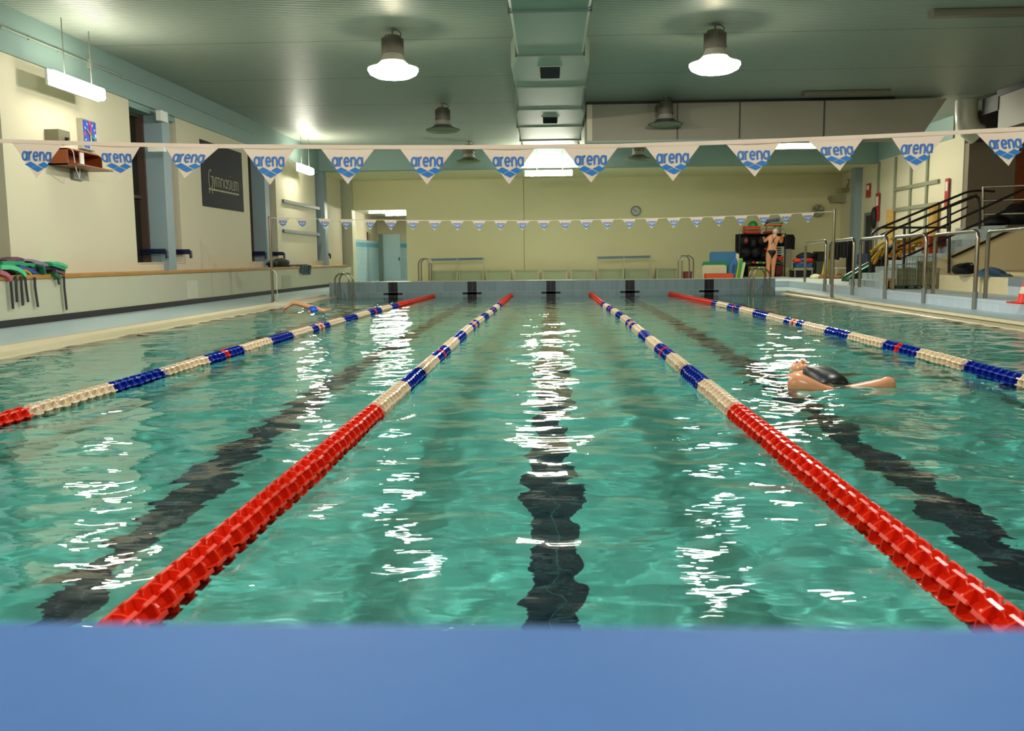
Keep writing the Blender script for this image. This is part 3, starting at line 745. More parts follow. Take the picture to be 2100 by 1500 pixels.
M_CURT = mat('ochre_curtain', (196, 158, 84), 0.8, var=0.2, scale=9)
for (px, pt, lab) in ((1829, 430, 'ochre curtain strip left of the glazed opening on the right wall'), (1918, 418, 'ochre curtain strip right of the glazed opening on the right wall')):
    y = rw(px, 450).y; zt = rw(px, pt).z; b = MB(); A = []; B_ = []
    for k in range(17): A.append((10.62 + 0.03 * math.sin(k * 2.2), y - 0.28 + 0.035 * k)) 
    for k in range(16):
        b.add([(A[k][0], A[k][1], 1.0), (A[k + 1][0], A[k + 1][1], 1.0), (A[k + 1][0], A[k + 1][1], zt), (A[k][0], A[k][1], zt),
               (A[k][0] + 0.01, A[k][1], 1.0), (A[k + 1][0] + 0.01, A[k + 1][1], 1.0), (A[k + 1][0] + 0.01, A[k + 1][1], zt), (A[k][0] + 0.01, A[k][1], zt)],
              [(0, 1, 2, 3), (7, 6, 5, 4), (0, 4, 5, 1), (2, 6, 7, 3)])
    tag(b.build('curtain', M_CURT), lab, 'curtain')
M_SIGNR = mat('sign_red', (170, 44, 36), 0.5)
def wall_sign(px, py, w, h, label):
    q = rw(px, py); t = thing('wall_sign', label, 'sign', tuple(q))
    MB().box(10.64, 10.66, q.y - w / 2, q.y + w / 2, q.z - h / 2, q.z + h / 2).build('sign_plate', M_SIGNR, t)
    MB().box(10.632, 10.64, q.y - w * 0.3, q.y + w * 0.3, q.z + h * 0.05, q.z + h * 0.38).build('symbol', M_WHITE, t)
wall_sign(1782, 391, 0.35, 0.45, 'small red alarm plate on the right wall beside the blue pillar')
wall_sign(1801, 425, 0.32, 0.9, 'tall red and white notice above the dark doorway on the right wall')
wall_sign(1944, 395, 0.22, 0.75, 'red and white notice on the cream wall end beside the brown wall')
q = rw(1797, 447)
b = MB(); b.sphere((10.6, q.y, q.z), 0.1, 0.14, 0.36, 12, 8); tag(b.build('telephone_horn', M_BLACK, smooth=True), 'black oval intercom hanging on the right wall by the doorway', 'intercom')
q = rw(1745, 388)
q = at(1741, 390, 33.4)
b = MB(); q.x -= 0.2; b.obox((q.x, 33.4, q.z), (0.34, 0.3, 0.14), (0, 0, 0.3)); b.tube([(q.x + 0.1, 33.4, q.z + 0.1), (q.x + 0.2, 33.3, q.z + 0.35), (10.6, 33.2, q.z + 0.35)], 0.03)
tag(b.build('security_camera', mat('camera_beige', (150, 146, 110), 0.5)), 'beige camera housing on a bent pipe in the far right corner', 'camera')
b = MB(); q = at(1741, 404, 33.5); q.x -= 0.25; b.obox((q.x, 33.9, q.z), (0.6, 0.6, 0.14)); b.obox((q.x, 33.9, q.z - 0.12), (0.5, 0.56, 0.1))
tag(b.build('loudspeaker', mat('speaker_beige', (160, 156, 118), 0.5)), 'beige boxy loudspeaker below the corner camera housing', 'loudspeaker')
q0 = at(2082, 380, YRB - 0.3)
struct(MB().box(q0.x, XRR, YRB - 0.35, YRB - 0.25, 1.5, q0.z + 0.9).build('door_3', mat('orange_wood_door', (120, 58, 20), 0.45, var=0.4, scale=5)))

# ------------------------------------------------------------------ air ducts
t = thing('air_duct', 'long grey green sheet metal air duct under the middle of the ceiling', 'duct', (0, 15, ZC))
zb_ = 4.2
def wat(Y):
    K = ((2, 1.06), (15.0, 1.08), (15.9, 1.34), (18.0, 1.34), (20.3, 1.42), (21.0, 1.6), (25.4, 1.66), (27.0, 1.66))
    for (a0, w0), (a1, w1) in zip(K, K[1:]):
        if a0 <= Y <= a1: return w0 + (w1 - w0) * (Y - a0) / (a1 - a0)
    return K[-1][1]
cuts = [2.0, 4.6, 7.2, 9.8, 12.4, 15.0, 17.7, 20.3, 22.9, 25.5, 26.9]
for i in range(len(cuts) - 1):
    b = MB(); sub = [cuts[i]] + [k for k in (15.9, 21.0) if cuts[i] < k < cuts[i + 1]] + [cuts[i + 1]]
    for u, v in zip(sub, sub[1:]):
        wu, wv = wat(u) / 2, wat(v) / 2; cx = 0.01
        A = [(cx - wu, u, zb_ + 0.04), (cx - wu + 0.04, u, zb_), (cx + wu - 0.04, u, zb_), (cx + wu, u, zb_ + 0.04), (cx + wu, u, ZC), (cx - wu, u, ZC)]
        B_ = [(cx - wv, v, zb_ + 0.04), (cx - wv + 0.04, v, zb_), (cx + wv - 0.04, v, zb_), (cx + wv, v, zb_ + 0.04), (cx + wv, v, ZC), (cx - wv, v, ZC)]
        b.prism(A, B_)
    b.build('duct_section', M_DUCT, t)
    w = wat(cuts[i + 1]) / 2 + 0.012; b = MB(); y = cuts[i + 1]
    b.box(0.01 - w, 0.01 + w, y - 0.02, y + 0.02, zb_ - 0.02, zb_ + 0.0); b.box(0.01 - w - 0.01, 0.01 - w + 0.02, y - 0.02, y + 0.02, zb_ - 0.03, ZC); b.box(0.01 + w - 0.02, 0.01 + w + 0.01, y - 0.02, y + 0.02, zb_ - 0.03, ZC)
    b.build('flange', mat('duct_flange', (92, 104, 92), 0.5, metal=0.3), t)
for yv in (6.2, 11.2, 16.35, 21.8):
    b = MB(); b.box(-0.20, 0.22, yv - 0.5, yv + 0.5, zb_ - 0.012, zb_ - 0.002); fr_ = b.build('vent_frame', M_DUCT, t)
    b = MB(); b.box(-0.165, 0.185, yv - 0.46, yv + 0.46, zb_ - 0.016, zb_ - 0.012)
    for k in range(9): b.obox((0.01, yv - 0.4 + k * 0.1, zb_ - 0.02), (0.33, 0.012, 0.03), (0.5, 0, 0))
    b.build('vent_grille', M_BLACK, t)
t = thing('air_duct_box', 'wide brown grey duct box crossing the hall right of the central duct', 'duct', (5, 22.4, 3.7))
yb0, yb1 = 21.9, 22.9; xs_ = [0.86, 3.0, 4.45, 6.4, 8.65]; zl, zh = 3.69, ZC - 0.06
for i in range(4):
    b = MB(); x0, x1 = xs_[i], xs_[i + 1]; e = 0.55 if i == 3 else 0
    b.prism([(x0, yb0, zl), (x1, yb0, zl), (x1 + e, yb0, zh), (x0, yb0, zh)], [(x0, yb1, zl), (x1, yb1, zl), (x1 + e, yb1, zh), (x0, yb1, zh)])
    b.build('duct_panel', M_BOX, t)
    if i: MB().box(x0 - 0.015, x0 + 0.015, yb0 - 0.02, yb0, zl - 0.03, zh).build('seam_strip', mat('seam_dark', (70, 66, 54), 0.5), t)
b = MB(); b.box(0.86, 8.0, yb0 - 0.03, yb0 + 0.3, zh, ZC); b.build('gap_shade_strip', M_BLACK, t)  # black strip stands for the shaded gap below the ceiling
b = MB(); b.box(0.86, 8.6, yb0 - 0.03, yb0 + 0.05, zl - 0.04, zl + 0.01); b.build('lower_lip', M_DUCT, t)
b = MB(); b.box(0.88, 1.0, yb0 - 0.012, yb0, zl, zh); b.build('end_strip', M_CREAM, t)
t = thing('air_duct_box', 'grey duct box with a dark vent running along the upper right edge', 'duct', (10.6, 15, 3.7))
XB = 10.1
b = MB(); b.box(XB, 11.5, 5.0, 21.3, 3.72, 4.46); b.build('duct_panel', M_BOX, t)
b = MB(); b.box(XB - 0.03, XB + 0.3, 5.0, 21.35, 4.46, ZC); b.build('gap_shade_strip', M_BLACK, t)  # shade of the gap over this box, built as a black strip
u, v = on_x(2017, 200, XB), on_x(2048, 226, XB)
b = MB(); b.box(XB - 0.02, XB, v.y, u.y, v.z, u.z - 0.05); b.build('vent_grille', M_BLACK, t)
q = at(1981, 240, 22.6)
b = MB(); b.tube([(q.x, 22.6, ZC), (q.x, 22.6, q.z + 0.1), (q.x + 0.02, 22.6, q.z - 0.1), (q.x + 0.12, 22.6, q.z - 0.3), (q.x + 0.3, 22.6, q.z - 0.42)], 0.25, 20)
tag(b.build('round_air_duct', mat('pale_round_duct', (176, 172, 150), 0.4), smooth=True), 'pale round duct coming down beside the upper right duct box', 'duct')
# unlit ceiling fixtures on the right
for (px, py, w, lab) in ((1735, 195, 1.9, 'unlit flat strip fixture on the ceiling just before the duct box'), (2020, 32, 1.6, 'unlit dark strip fixture on the ceiling at the top right')):
    q = on_z(px, py, ZC - 0.09)
    b = MB(); b.rbox(q.x - w / 2, q.x + w / 2, q.y - 0.12, q.y + 0.12, ZC - 0.1, ZC, 0.03, 'X'); tag(b.build('strip_light', mat('unlit_fixture', (112, 106, 88), 0.4)), lab, 'lamp')

# ------------------------------------------------------------------ near starting block
t = thing('starting_block', 'blurred bright blue starting block top filling the foreground', 'starting block', (0, 0.0, ZP))
M_BLUE = mat('blue_block_surface', (36, 90, 150), 0.65, var=0.10, scale=14, bump=0.04, bscale=60)
b = MB(); b.rbox(-0.36, 0.40, -0.42, 0.366, 0.745, 0.787, 0.004, 'X'); b.build('top_plate', M_BLUE, t)
b = MB(); b.rbox(-0.2, 0.24, -0.32, 0.2, ZP, 0.745, 0.03, 'Z'); b.build('pedestal', M_WHITE, t)

# ------------------------------------------------------------------ lane ropes
def float_mesh(name, m, hi=True):
    b = MB(); n = 14 if hi else 8
    b.lathe([(0.0, -0.052), (0.030, -0.052), (0.031, -0.03), (0.031, 0.03), (0.030, 0.052), (0.0, 0.052)], n=n, axis='Y')
    b.lathe([(0.030, -0.0025), (0.064, -0.0035), (0.0655, 0.0), (0.064, 0.0035), (0.030, 0.0025)], n=24 if hi else 10, axis='Y')
    for k in range(8):
        an = 2 * PI * (k + 0.25) / 8; c, s_ = math.cos(an), math.sin(an)
        def P3(r, y, w): return (r * c - w * s_, y, r * s_ + w * c)
        for (prof, w) in (([(0.028, -0.050), (0.050, -0.046), (0.062, -0.036), (0.062, 0.036), (0.050, 0.046), (0.028, 0.050)], 0.0014), ([(0.0615, -0.038), (0.0665, -0.035), (0.0665, 0.035), (0.0615, 0.038)], 0.0058)):
            prof = [p for i, p in enumerate(prof) if i == 0 or p != prof[i - 1]]
            b.prism([P3(r, y, -w) for r, y in prof], [P3(r, y, w) for r, y in prof])
    return b.mesh(name, m, False)
FM = {k: float_mesh('float_' + k, m) for k, m in (('red', M_RED), ('white', M_WFLOAT), ('blue', M_BFLOAT))}
FL = {k: float_mesh('float_far_' + k, m, False) for k, m in (('red', M_RED), ('white', M_WFLOAT), ('blue', M_BFLOAT))}
PIT = 0.106
def colour(y, ph):
    if y < 5.38 or y > 18.2: return 'red'
    u = ((y - 5.38) + ph) % 1.86
    if u < 0.98: return 'white'
    k = int((y - 5.38 + ph) / 1.86)
    if abs(u - 1.42) < 0.054 and k % 2 == 1: return 'red'
    if abs(u - 1.42) < 0.16 and k % 4 == 3: return 'white'
    return 'blue'
def lane_rope(x, label, far_x, y_first, ph=0.0):
    t = thing('lane_rope', label, 'lane rope', (x, YN, 0.015), 'lane ropes of disc floats')
    b = MB(); pts = []
    def cx(y): return x + 0.012 * math.sin(0.55 * y + x) + (far_x - x) * max(0.0, (y - 13.0) / (YF - 13.0)) ** 1.3
    def cz(y): return 0.018 + 0.006 * math.sin(0.8 * y + 2 * x)
    y = YN; 
    while y <= YF: pts.append((cx(y), y, cz(y))); y += 0.6
    pts.append((cx(YF), YF, cz(YF) + 0.06)); b.tube(pts, 0.006, 6); b.build('cable', M_STEEL, t)
    base = world_loc(t); rest = MB(); mats_ = {'red': 0, 'white': 1, 'blue': 2}
    y = YN + 0.1; ys = []
    while y < YF - 0.08: ys.append(y); y += PIT
    vis = [y for y in ys if y >= y_first][:100]
    vs = set(vis); R_ = random.Random(int(x * 10))
    for y in ys:
        c = colour(y, ph); p = Vector((cx(y), y, cz(y)))
        if y in vs:
            o = bpy.data.objects.new('float_disc', FM[c]); C.objects.link(o); o.parent = t; o.location = p - base
            o.rotation_euler = (R_.uniform(-0.02, 0.02), R_.uniform(-0.07, 0.07), R_.uniform(-0.02, 0.02))
        else:
            me = FL[c]; rest.cur = mats_[c]; off = len(rest.v)
            rest.add([Vector(v.co) + p for v in me.vertices], [tuple(f.vertices) for f in me.polygons])
    o = rest.build('float_row', [M_RED, M_WFLOAT, M_BFLOAT], t); o['kind'] = 'stuff'
    return t
f1, f2, f3, f4 = [at(px, 602, YF).x for px in (889, 1048, 1211, 1374)]
lane_rope(-3.22, 'outermost left lane rope of floats, mostly blue and white', f1, 5.0, 0.0)
lane_rope(-1.075, 'lane rope left of the central dark lane line, red floats close by', f2, 1.8, 0.0)
lane_rope(1.105, 'lane rope right of the central dark lane line, red floats close by', f3, 1.8, 0.0)
lane_rope(3.39, 'outermost right lane rope of floats behind the near swimmer', f4, 5.6, -0.2)

# ------------------------------------------------------------------ pennant lines
M_FLAG = mat('white_pennant_vinyl', (236, 220, 204), 0.35, var=0.02, trans=0.35)
M_PRINT = mat('blue_pennant_print', (36, 104, 176), 0.5)
M_EMB = mat('bright_blue_emblem', (0, 110, 184), 0.5)
word, word_w = letters('arena', 0.235, 0.06)
def pennant(parent, A, B_, T, off, full=True, curl=0.0):
    """A, B_ top corners, T tip (world), printed on the side facing the pool start"""
    A, B_, T = Vector(A), Vector(B_), Vector(T)
    def P(u, v):     # u across 0..1, v down 0..1 (0 top, 1 tip)
        top = A + (B_ - A) * u; p = top + (T - (A + B_) / 2) * v
        q = (p - (A + (T - A) * 0)) 
        p = p + Vector((0, curl * math.sin(PI * u) * (1 - v) + off, 0))
        return p
    NN = 6; b = MB(); vs = []; fs = []
    for sgn in (0, 1):
        for i in range(NN + 1):
            v = i / NN; l = A + (T - A) * v; r = B_ + (T - B_) * v
            for j in range(NN + 1):
                u = j / NN; p = l + (r - l) * u
                vs.append(p + Vector((0, curl * math.sin(PI * (0.5 * v + u * (1 - v))) + 0.0012 * sgn, 0)))
    m_ = (NN + 1) ** 2
    for i in range(NN):
        for j in range(NN):
            q = (i * (NN + 1) + j, i * (NN + 1) + j + 1, (i + 1) * (NN + 1) + j + 1, (i + 1) * (NN + 1) + j)
            fs.append(q); fs.append(tuple(m_ + k for k in q[::-1]))
    b.add(vs, fs); pn = b.build('pennant', M_FLAG, parent)
    W_ = (B_ - A); D_ = T - (A + B_) / 2
    def Q(u, v, dy=0.0):
        p = A + W_ * u + D_ * v
        return p + Vector((0, curl * math.sin(PI * (u)) * 1.0 - 0.003 + dy, 0))
    b = MB()
    for pg in word:
        F_ = [Q(0.21 + q[0] / word_w * 0.58, 0.50 - 0.26 * min(q[1], 1.05) - 0.0, 0) for q in pg]
        b.prism(F_, [q + Vector((0, 0.0015, 0)) for q in F_])
    b.build('lettering', M_PRINT, pn)
    b = MB()
    for (cu, cv) in ((0.385, 0.615), (0.515, 0.72), (0.645, 0.615)):
        du, dv = 0.118, 0.092
        F_ = [Q(cu + a_ * du, cv + c_ * dv, 0) for a_, c_ in ((-1, 0.0), (-0.05, -1), (1, 0.0), (0.05, 1))]
        b.prism(F_, [q + Vector((0, 0.0015, 0)) for q in F_])
    b.build('emblem', M_EMB, pn)
    return pn
YNF = 5.0
t = thing('pennant_line', 'near line of large white pennants with blue lettering stretched across the pool', 'pennant line', (0, YNF, 1.56))
near = [((24, 292), (128, 296), (75, 366)), ((182, 297), (287, 300), (246, 367)), ((338, 300), (449, 303), (380, 366)), ((497, 303), (605, 304), (553, 379)),
        ((658, 305), (768, 305), (713, 378)), ((820, 305), (933, 305), (876, 379)), ((987, 304), (1097, 304), (1044, 378)), ((1155, 303), (1268, 301), (1212, 375)),
        ((1322, 299), (1437, 296), (1380, 372)), ((1488, 294), (1602, 291), (1549, 362)), ((1656, 288), (1770, 284), (1721, 351)), ((1827, 280), (1940, 276), (1876, 353)),
        ((2001, 272), (2116, 266), (2070, 340))]
for i, (a, b2, tp) in enumerate(near):
    pennant(t, at(*a, YNF), at(*b2, YNF), at(*tp, YNF - 0.01), 0, True, 0.012 * math.sin(i * 2.3))
b = MB(); pts = [Vector((-5.9, YNF, 1.86))] + [at(x, y - 2, YNF) for x, y in ((-4, 291), (128, 295), (287, 299), (449, 302), (605, 303), (768, 304), (933, 304), (1097, 303), (1268, 301), (1437, 296), (1602, 290), (1770, 283), (1940, 275), (2116, 265))] + [Vector((5.95, YNF, 1.9))]
b.ribbon(pts, (0, 0, 0.011), 0.003); b.build('tape', M_FLAG, t)
YFF = 19.0
t = thing('pennant_line', 'far line of small white pennants between the two steel poles', 'pennant line', (0, YFF, 1.75))
tips = [580, 619, 666, 711, 758.6, 801, 847, 892, 937, 982, 1027, 1072, 1114.6, 1159, 1203, 1245, 1290, 1337, 1382, 1428, 1474, 1520, 1566, 1611, 1657]
xs_ = np.array([556, 700, 850, 1000, 1129, 1300, 1450, 1600, 1712]); ys_ = np.array([447, 450.5, 452.5, 453, 452.6, 449.5, 445.5, 440, 434])
tops = lambda x: float(np.interp(x, xs_, ys_))
proto = None
for i, px in enumerate(tips):
    jt = 1.5 * math.sin(i * 1.7)
    pennant(t, at(px - 14, tops(px - 14), YFF), at(px + 14, tops(px + 14), YFF), at(px + jt, tops(px) + 20.5, YFF), 0, True, 0.004)
b = MB(); b.ribbon([at(x, y - 0.3, YFF) for x, y in zip(xs_, ys_)], (0, 0, 0.006), 0.003); b.build('tape', M_FLAG, t)

# flag poles
def pole(pb, x, label, top_px):
    q = on_z(pb[0], pb[1], ZD); y = YFF; x = at(pb[0], pb[1], y).x; zt = at(top_px[0], top_px[1], y).z
    t = thing('flag_pole', label, 'pole', (x, y, ZD), 'flag line poles')
    b = MB(); b.tube([(x, y, ZD), (x, y, zt)], 0.028, 14); b.build('tube', M_STEEL, t, smooth=True)
    b = MB(); b.lathe([(0.06, 0.0), (0.06, 0.012), (0.034, 0.02), (0.034, 0.08)], (x, y, ZD), 16); b.build('foot_flange', M_STEEL, t)
    b = MB(); b.lathe([(0.033, 0.0), (0.033, 0.03), (0.02, 0.045), (0.001, 0.046)], (x, y, zt - 0.02), 14); b.build('cap', M_GREY, t)
    return x, y
pole((560, 622), 0, 'left steel flag pole standing on the pool edge', (555, 446))
pole((1706, 607), 0, 'right steel flag pole standing on the pool edge', (1714, 430))
b = MB(); q = at(566, 605, YFF); b.tube([(q.x - 0.1, YFF - 0.02, q.z + 0.56), (q.x, YFF - 0.02, q.z + 0.5), (q.x + 0.04, YFF - 0.02, q.z + 0.42), (q.x + 0.03, YFF - 0.02, q.z + 0.1), (q.x + 0.05, YFF - 0.02, q.z - 0.02), (q.x, YFF - 0.02, q.z - 0.08)], 0.006, 6)
tag(b.build('cord', M_WHITE), 'thin pale cord dangling from the left flag pole', 'cord')

# ------------------------------------------------------------------ tubular railing on the right
def bend(pts, r=0.12, n=5):
    out = [Vector(pts[0])]
    for i in range(1, len(pts) - 1):
        p, a, c = Vector(pts[i]), Vector(pts[i - 1]), Vector(pts[i + 1]); da, dc = (a - p).normalized() * r, (c - p).normalized() * r
        for k in range(n + 1):
            u = k / n; out.append(p + da * (1 - u) ** 2 + dc * u ** 2)
    out.append(Vector(pts[-1])); return out
XP = XS - 0.03
RY = [24.6, 22.35, 20.3, 18.35, 16.45, 14.5, 12.5, 10.5]
ZRL = at(1995, 473, 14.5).z
ORD = ('first', 'second', 'third', 'fourth', 'fifth', 'sixth', 'seventh')
for i in range(7):
    ya, yb = RY[i] - 0.06, RY[i + 1] + 0.07
    lab = ('farthest steel handrail hoop of the row along the right platform' if i == 0 else
           'steel handrail hoop along the right platform, %s in the row from the far end' % ORD[i])
    t = thing('handrail', lab, 'railing', (XP, (ya + yb) / 2, ZD), 'steel hoops along the right platform')
    b = MB(); b.tube(bend([(XP + 0.1, ya, ZS if i else ZS), (XP + 0.1, ya, ZRL - 0.02), (XP, yb, ZRL), (XP, yb, ZD)], 0.13), 0.032, 14)
    b.build('rail_tube', M_STEEL, t, smooth=True)
    b = MB(); b.tube([(XP, yb, ZD), (XP, yb, ZD + 0.28)], 0.042, 14); b.build('sleeve', M_GREY, t)

# ------------------------------------------------------------------ ladders
def arch(x0, x1, y, z0a, z0b, zt, r=0.02):
    w = (x1 - x0) / 2; cx = (x0 + x1) / 2
    pts = [(x0, y, z0a)] + [(cx - w * math.cos(PI * k / 10), y, zt - w + w * math.sin(PI * k / 10)) for k in range(11)] + [(x1, y, z0b)]
    return MB().tube(pts, r, 10)
def ladder(xa, xb, y0, y1, zt0, label, z0a=ZD, z0b=-0.7):
    t = thing('pool_ladder', label, 'ladder', ((xa + xb) / 2, (y0 + y1) / 2, min(z0a, z0b) if min(z0a, z0b) > 0 else ZD))
    arch(xa, xb, y0, z0a, z0b, zt0).build('grab_rail', M_STEEL, t, smooth=True)
    arch(xa, xb, y1, z0a, z0b, zt0).build('grab_rail', M_STEEL, t, smooth=True)
    if z0b < 0 or z0a < 0:
        xr = xb if z0b < 0 else xa
        for k in range(3): MB().box(xr - 0.04, xr + 0.04, y0, y1, -0.12 - 0.25 * k, -0.09 - 0.25 * k).build('step', M_STEEL, t)
    return t
zz = at(706, 561, 22.4).z
ladder(at(688, 590, 22.2).x, at(717, 590, 22.2).x, 22.15, 22.65, zz, 'steel pool ladder at the far left end of the pool')
zz = at(1556, 550, 22.4).z
ladder(at(1538, 590, 22.4).x + 0.02, at(1572, 590, 22.4).x, 22.1, 22.6, zz, 'steel pool ladder at the far right end of the pool', -0.7, -0.7)
q = at(874, 531, 24.6); ladder(q.x - 0.14, q.x + 0.14, 24.1, 24.6, q.z, 'steel ladder rails behind the far pool wall, left', ZD, ZD)
q = at(1404, 525, 24.9); ladder(q.x - 0.17, q.x + 0.13, 24.2, 24.9, q.z, 'steel ladder rails behind the far pool wall, right', ZD, ZD)

# ------------------------------------------------------------------ stairs on the right
M_STAIR = tile_mat('pale_stair_tile', (186, 198, 196), (160, 172, 172), 0.2, 0.144, 'XZ', 0.4, 0.02, 0.03)
XS0, YS0, YS1, RUN, RISE = 7.0, 19.9, 21.6, 0.30, 0.144
b = MB(); prof = [(XS0, ZS)]
for k in range(9): prof += [(XS0 + RUN * k, ZS + RISE * (k + 1)), (XS0 + RUN * (k + 1), ZS + RISE * (k + 1))]
ztop = ZS + RISE * 9; prof += [(XRR - 0.02, ztop), (XRR - 0.02, ZS)]
b.prism([(x, YS0, z) for x, z in prof], [(x, YS1, z) for x, z in prof])
tag(b.build('staircase', M_STAIR), 'pale tiled staircase rising to the right to the gallery landing', 'staircase')
# cream wall under the landing, in front of the stair side
b = MB(); b.prism([(7.9, YS0 - 0.07, ZS), (XRR, YS0 - 0.07, ZS), (XRR, YS0 - 0.07, ztop - 0.1), (9.75, YS0 - 0.07, ztop - 0.1), (8.35, YS0 - 0.07, 0.86), (7.9, YS0 - 0.07, 0.7)],
                  [(7.9, YS0 - 0.01, ZS), (XRR, YS0 - 0.01, ZS), (XRR, YS0 - 0.01, ztop - 0.1), (9.75, YS0 - 0.01, ztop - 0.1), (8.35, YS0 - 0.01, 0.86), (7.9, YS0 - 0.01, 0.7)])
struct(b.build('wall_stair_side', mat('warm_cream_wall', (214, 196, 148), 0.7, var=0.03, bump=0.15)))
M_RAILB = mat('dark_bronze_rail', (48, 44, 38), 0.35, metal=0.5)
def rail_tube(pts, r=0.024): return MB().tube(bend(pts, 0.12), r, 10)
tn = thing('stair_railing', 'dark sloping stair railing with parallel bars on the near side of the stairs', 'railing', (8.2, YS0 + 0.05, ZS))
tf = thing('stair_railing', 'dark sloping stair railing on the far side of the stairs', 'railing', (8.2, YS1 - 0.05, ZS))
def R(px, py, Y): return at(px, py, Y)
yn, yf = YS0 - 0.12, YS1 - 0.05
rail_tube([R(1787, 482, yf), R(1800, 470, yf), R(1985, 393, yf), R(2010, 391, yf), R(2040, 393, yf)], 0.028).build('handrail', M_RAILB, tf, smooth=True)
for p0, p1 in (((1806, 482), (2003, 402)), ((1866, 480), (1985, 424))):
    MB().tube([R(*p0, yf), R(*p1, yf)], 0.022, 10).build('bar', M_RAILB, tf, smooth=True)
for px, p0, p1 in ((1866, 447, 540), (1944, 412, 505)):
    MB().tube([R(px, p0, yf), R(px - 1, p1, yf)], 0.022, 10).build('post', M_RAILB, tf, smooth=True)
rail_tube([R(1806, 490, yn), R(1826, 474, yn), R(2000, 400, yn), R(2008, 408, yn), R(2009, 470, yn)], 0.026).build('handrail', M_RAILB, tn, smooth=True)
for p0, p1 in (((1840, 508), (2100, 388)), ((1850, 530), (2100, 415)), ((1952, 527), (2086, 466))):
    MB().tube([R(*p0, yn), R(*p1, yn)], 0.026, 10).build('bar', M_RAILB, tn, smooth=True)
for px, p0, p1 in ((1948, 425, 560), (1855, 464, 562)):
    MB().tube([R(px, p0, yn), R(px - 2, p1, yn)], 0.028, 10).build('post', M_RAILB, tn, smooth=True)
t = thing('landing_railing', 'steel landing railing with horizontal bars at the right edge of the photo', 'railing', (10, 18.9, ztop))
yl = 19.95
q0 = R(2016, 384, yl)
MB().tube([R(2016, 383, yl), R(2016, 462, yl)], 0.026, 12).build('post', M_STEEL, t, smooth=True)
for pa, pb in (((2016, 384), (2130, 366)), ((2016, 412), (2130, 394)), ((2016, 440), (2130, 424))):
    u = R(*pa, yl); v = u + Vector((3.5, -1.6, 0.0)); MB().tube([u, v], 0.024, 12).build('bar', M_STEEL, t, smooth=True)
e_ = R(1786, 490, 23.0); b = rail_tube([(e_.x, 23.0, ZS), R(1786, 480, 23.0), R(1800, 467, 23.0), R(1950, 467, 23.0)], 0.028)
tag(b.build('handrail', M_RAILB, smooth=True), 'level dark handrail passing behind the stair railings', 'railing')
struct(MB().box(9.7, XRR, YS0 - 0.1, YS0 + 0.02, ztop - 0.06, ztop + 0.01).build('trim_%d' % n, M_STEEL)); n += 1
b = MB(); q = R(2085, 462, 20.6); 
for k, (dx, r1, r2) in enumerate(((-0.45, 0.3, 0.14), (0.0, 0.4, 0.26), (0.5, 0.35, 0.2))): b.sphere((q.x + dx, 20.6, ztop + r2 * 0.9), r1, 0.25, r2, 14, 8, 0.08, k)
tag(b.build('bag_pile', mat('dark_green_black_fabric', (7, 9, 7), 0.7, var=0.4, scale=12), smooth=True), 'dark bags heaped on the landing behind the steel railing', 'bags', kind='stuff')

# tiled bench with bag and towel
XBN = 7.78
y0b, y1b = 15.75, 18.5
struct(MB().box(XBN, 8.6, y0b, y1b, ZS, 0.54).build('trim_%d' % n, mat('cream_bench', (226, 212, 168), 0.6, var=0.03))); n += 1
MB()
struct(MB().box(XBN, 8.6, 10.0, y0b, ZS, 0.53).build('trim_%d' % n, M_RISER)); n += 1
struct(MB().box(XBN - 0.006, XBN, 14.9, y0b, 0.40, 0.54).build('trim_%d' % n, mat('grey_tile_row', (124, 136, 144), 0.4))); n += 1
struct(MB().box(8.6, XRR, 10.0, YS0 - 0.06, ZS, 0.60).build('trim_%d' % n, mat('warm_cream_wall', (0, 0, 0)))); n += 1
def bag(px0, px1, pyt, pyb, Y, m, label, name='sports_bag', cat='bag', dep=0.25, seed=1, jit=0.06):
    a, c = at(px0, pyb, Y), at(px1, pyt, Y); cx = (a.x + c.x) / 2; hw = (c.x - a.x) / 2; h = c.z - a.z
    t = thing(name, label, cat, (cx, Y, a.z))
    b = MB(); b.sphere((cx, Y, a.z + h * 0.42), hw, dep, h * 0.58, 18, 12, jit, seed)
    b.v = [(v[0], v[1], max(v[2], a.z)) for v in b.v]
    b.build('body', m, t, smooth=True)
    b = MB(); b.tube([(cx - hw * 0.6, Y - dep * 0.6, a.z + h * 0.75), (cx - hw * 0.3, Y - dep * 0.9, a.z + h * 1.02), (cx + hw * 0.3, Y - dep * 0.9, a.z + h * 1.0), (cx + hw * 0.6, Y - dep * 0.6, a.z + h * 0.7)], 0.012, 6)
    b.build('strap', M_BLACK, t); return t
M_BAGB = mat('black_bag_fabric', (3, 3, 4), 0.85)
bag(1953, 1998, 540, 563, 17.3, M_BAGB, 'black sports bag on the cream bench at right', seed=3)
q = at(2030, 566, 16.6)
b = MB(); b.sphere((q.x, 16.6, 0.54), 0.28, 0.16, 0.16, 18, 10, 0.1, 5); b.sphere((q.x + 0.05, 16.5, 0.54), 0.33, 0.12, 0.06, 18, 8, 0.12, 8)
b.v = [(v[0], v[1], max(v[2], 0.541)) for v in b.v]
tag(b.build('towel', mat('blue_towel', (70, 98, 124), 0.9, var=0.25, scale=14, bump=0.5), smooth=True), 'crumpled blue towel on the cream bench beside the black bag', 'towel')
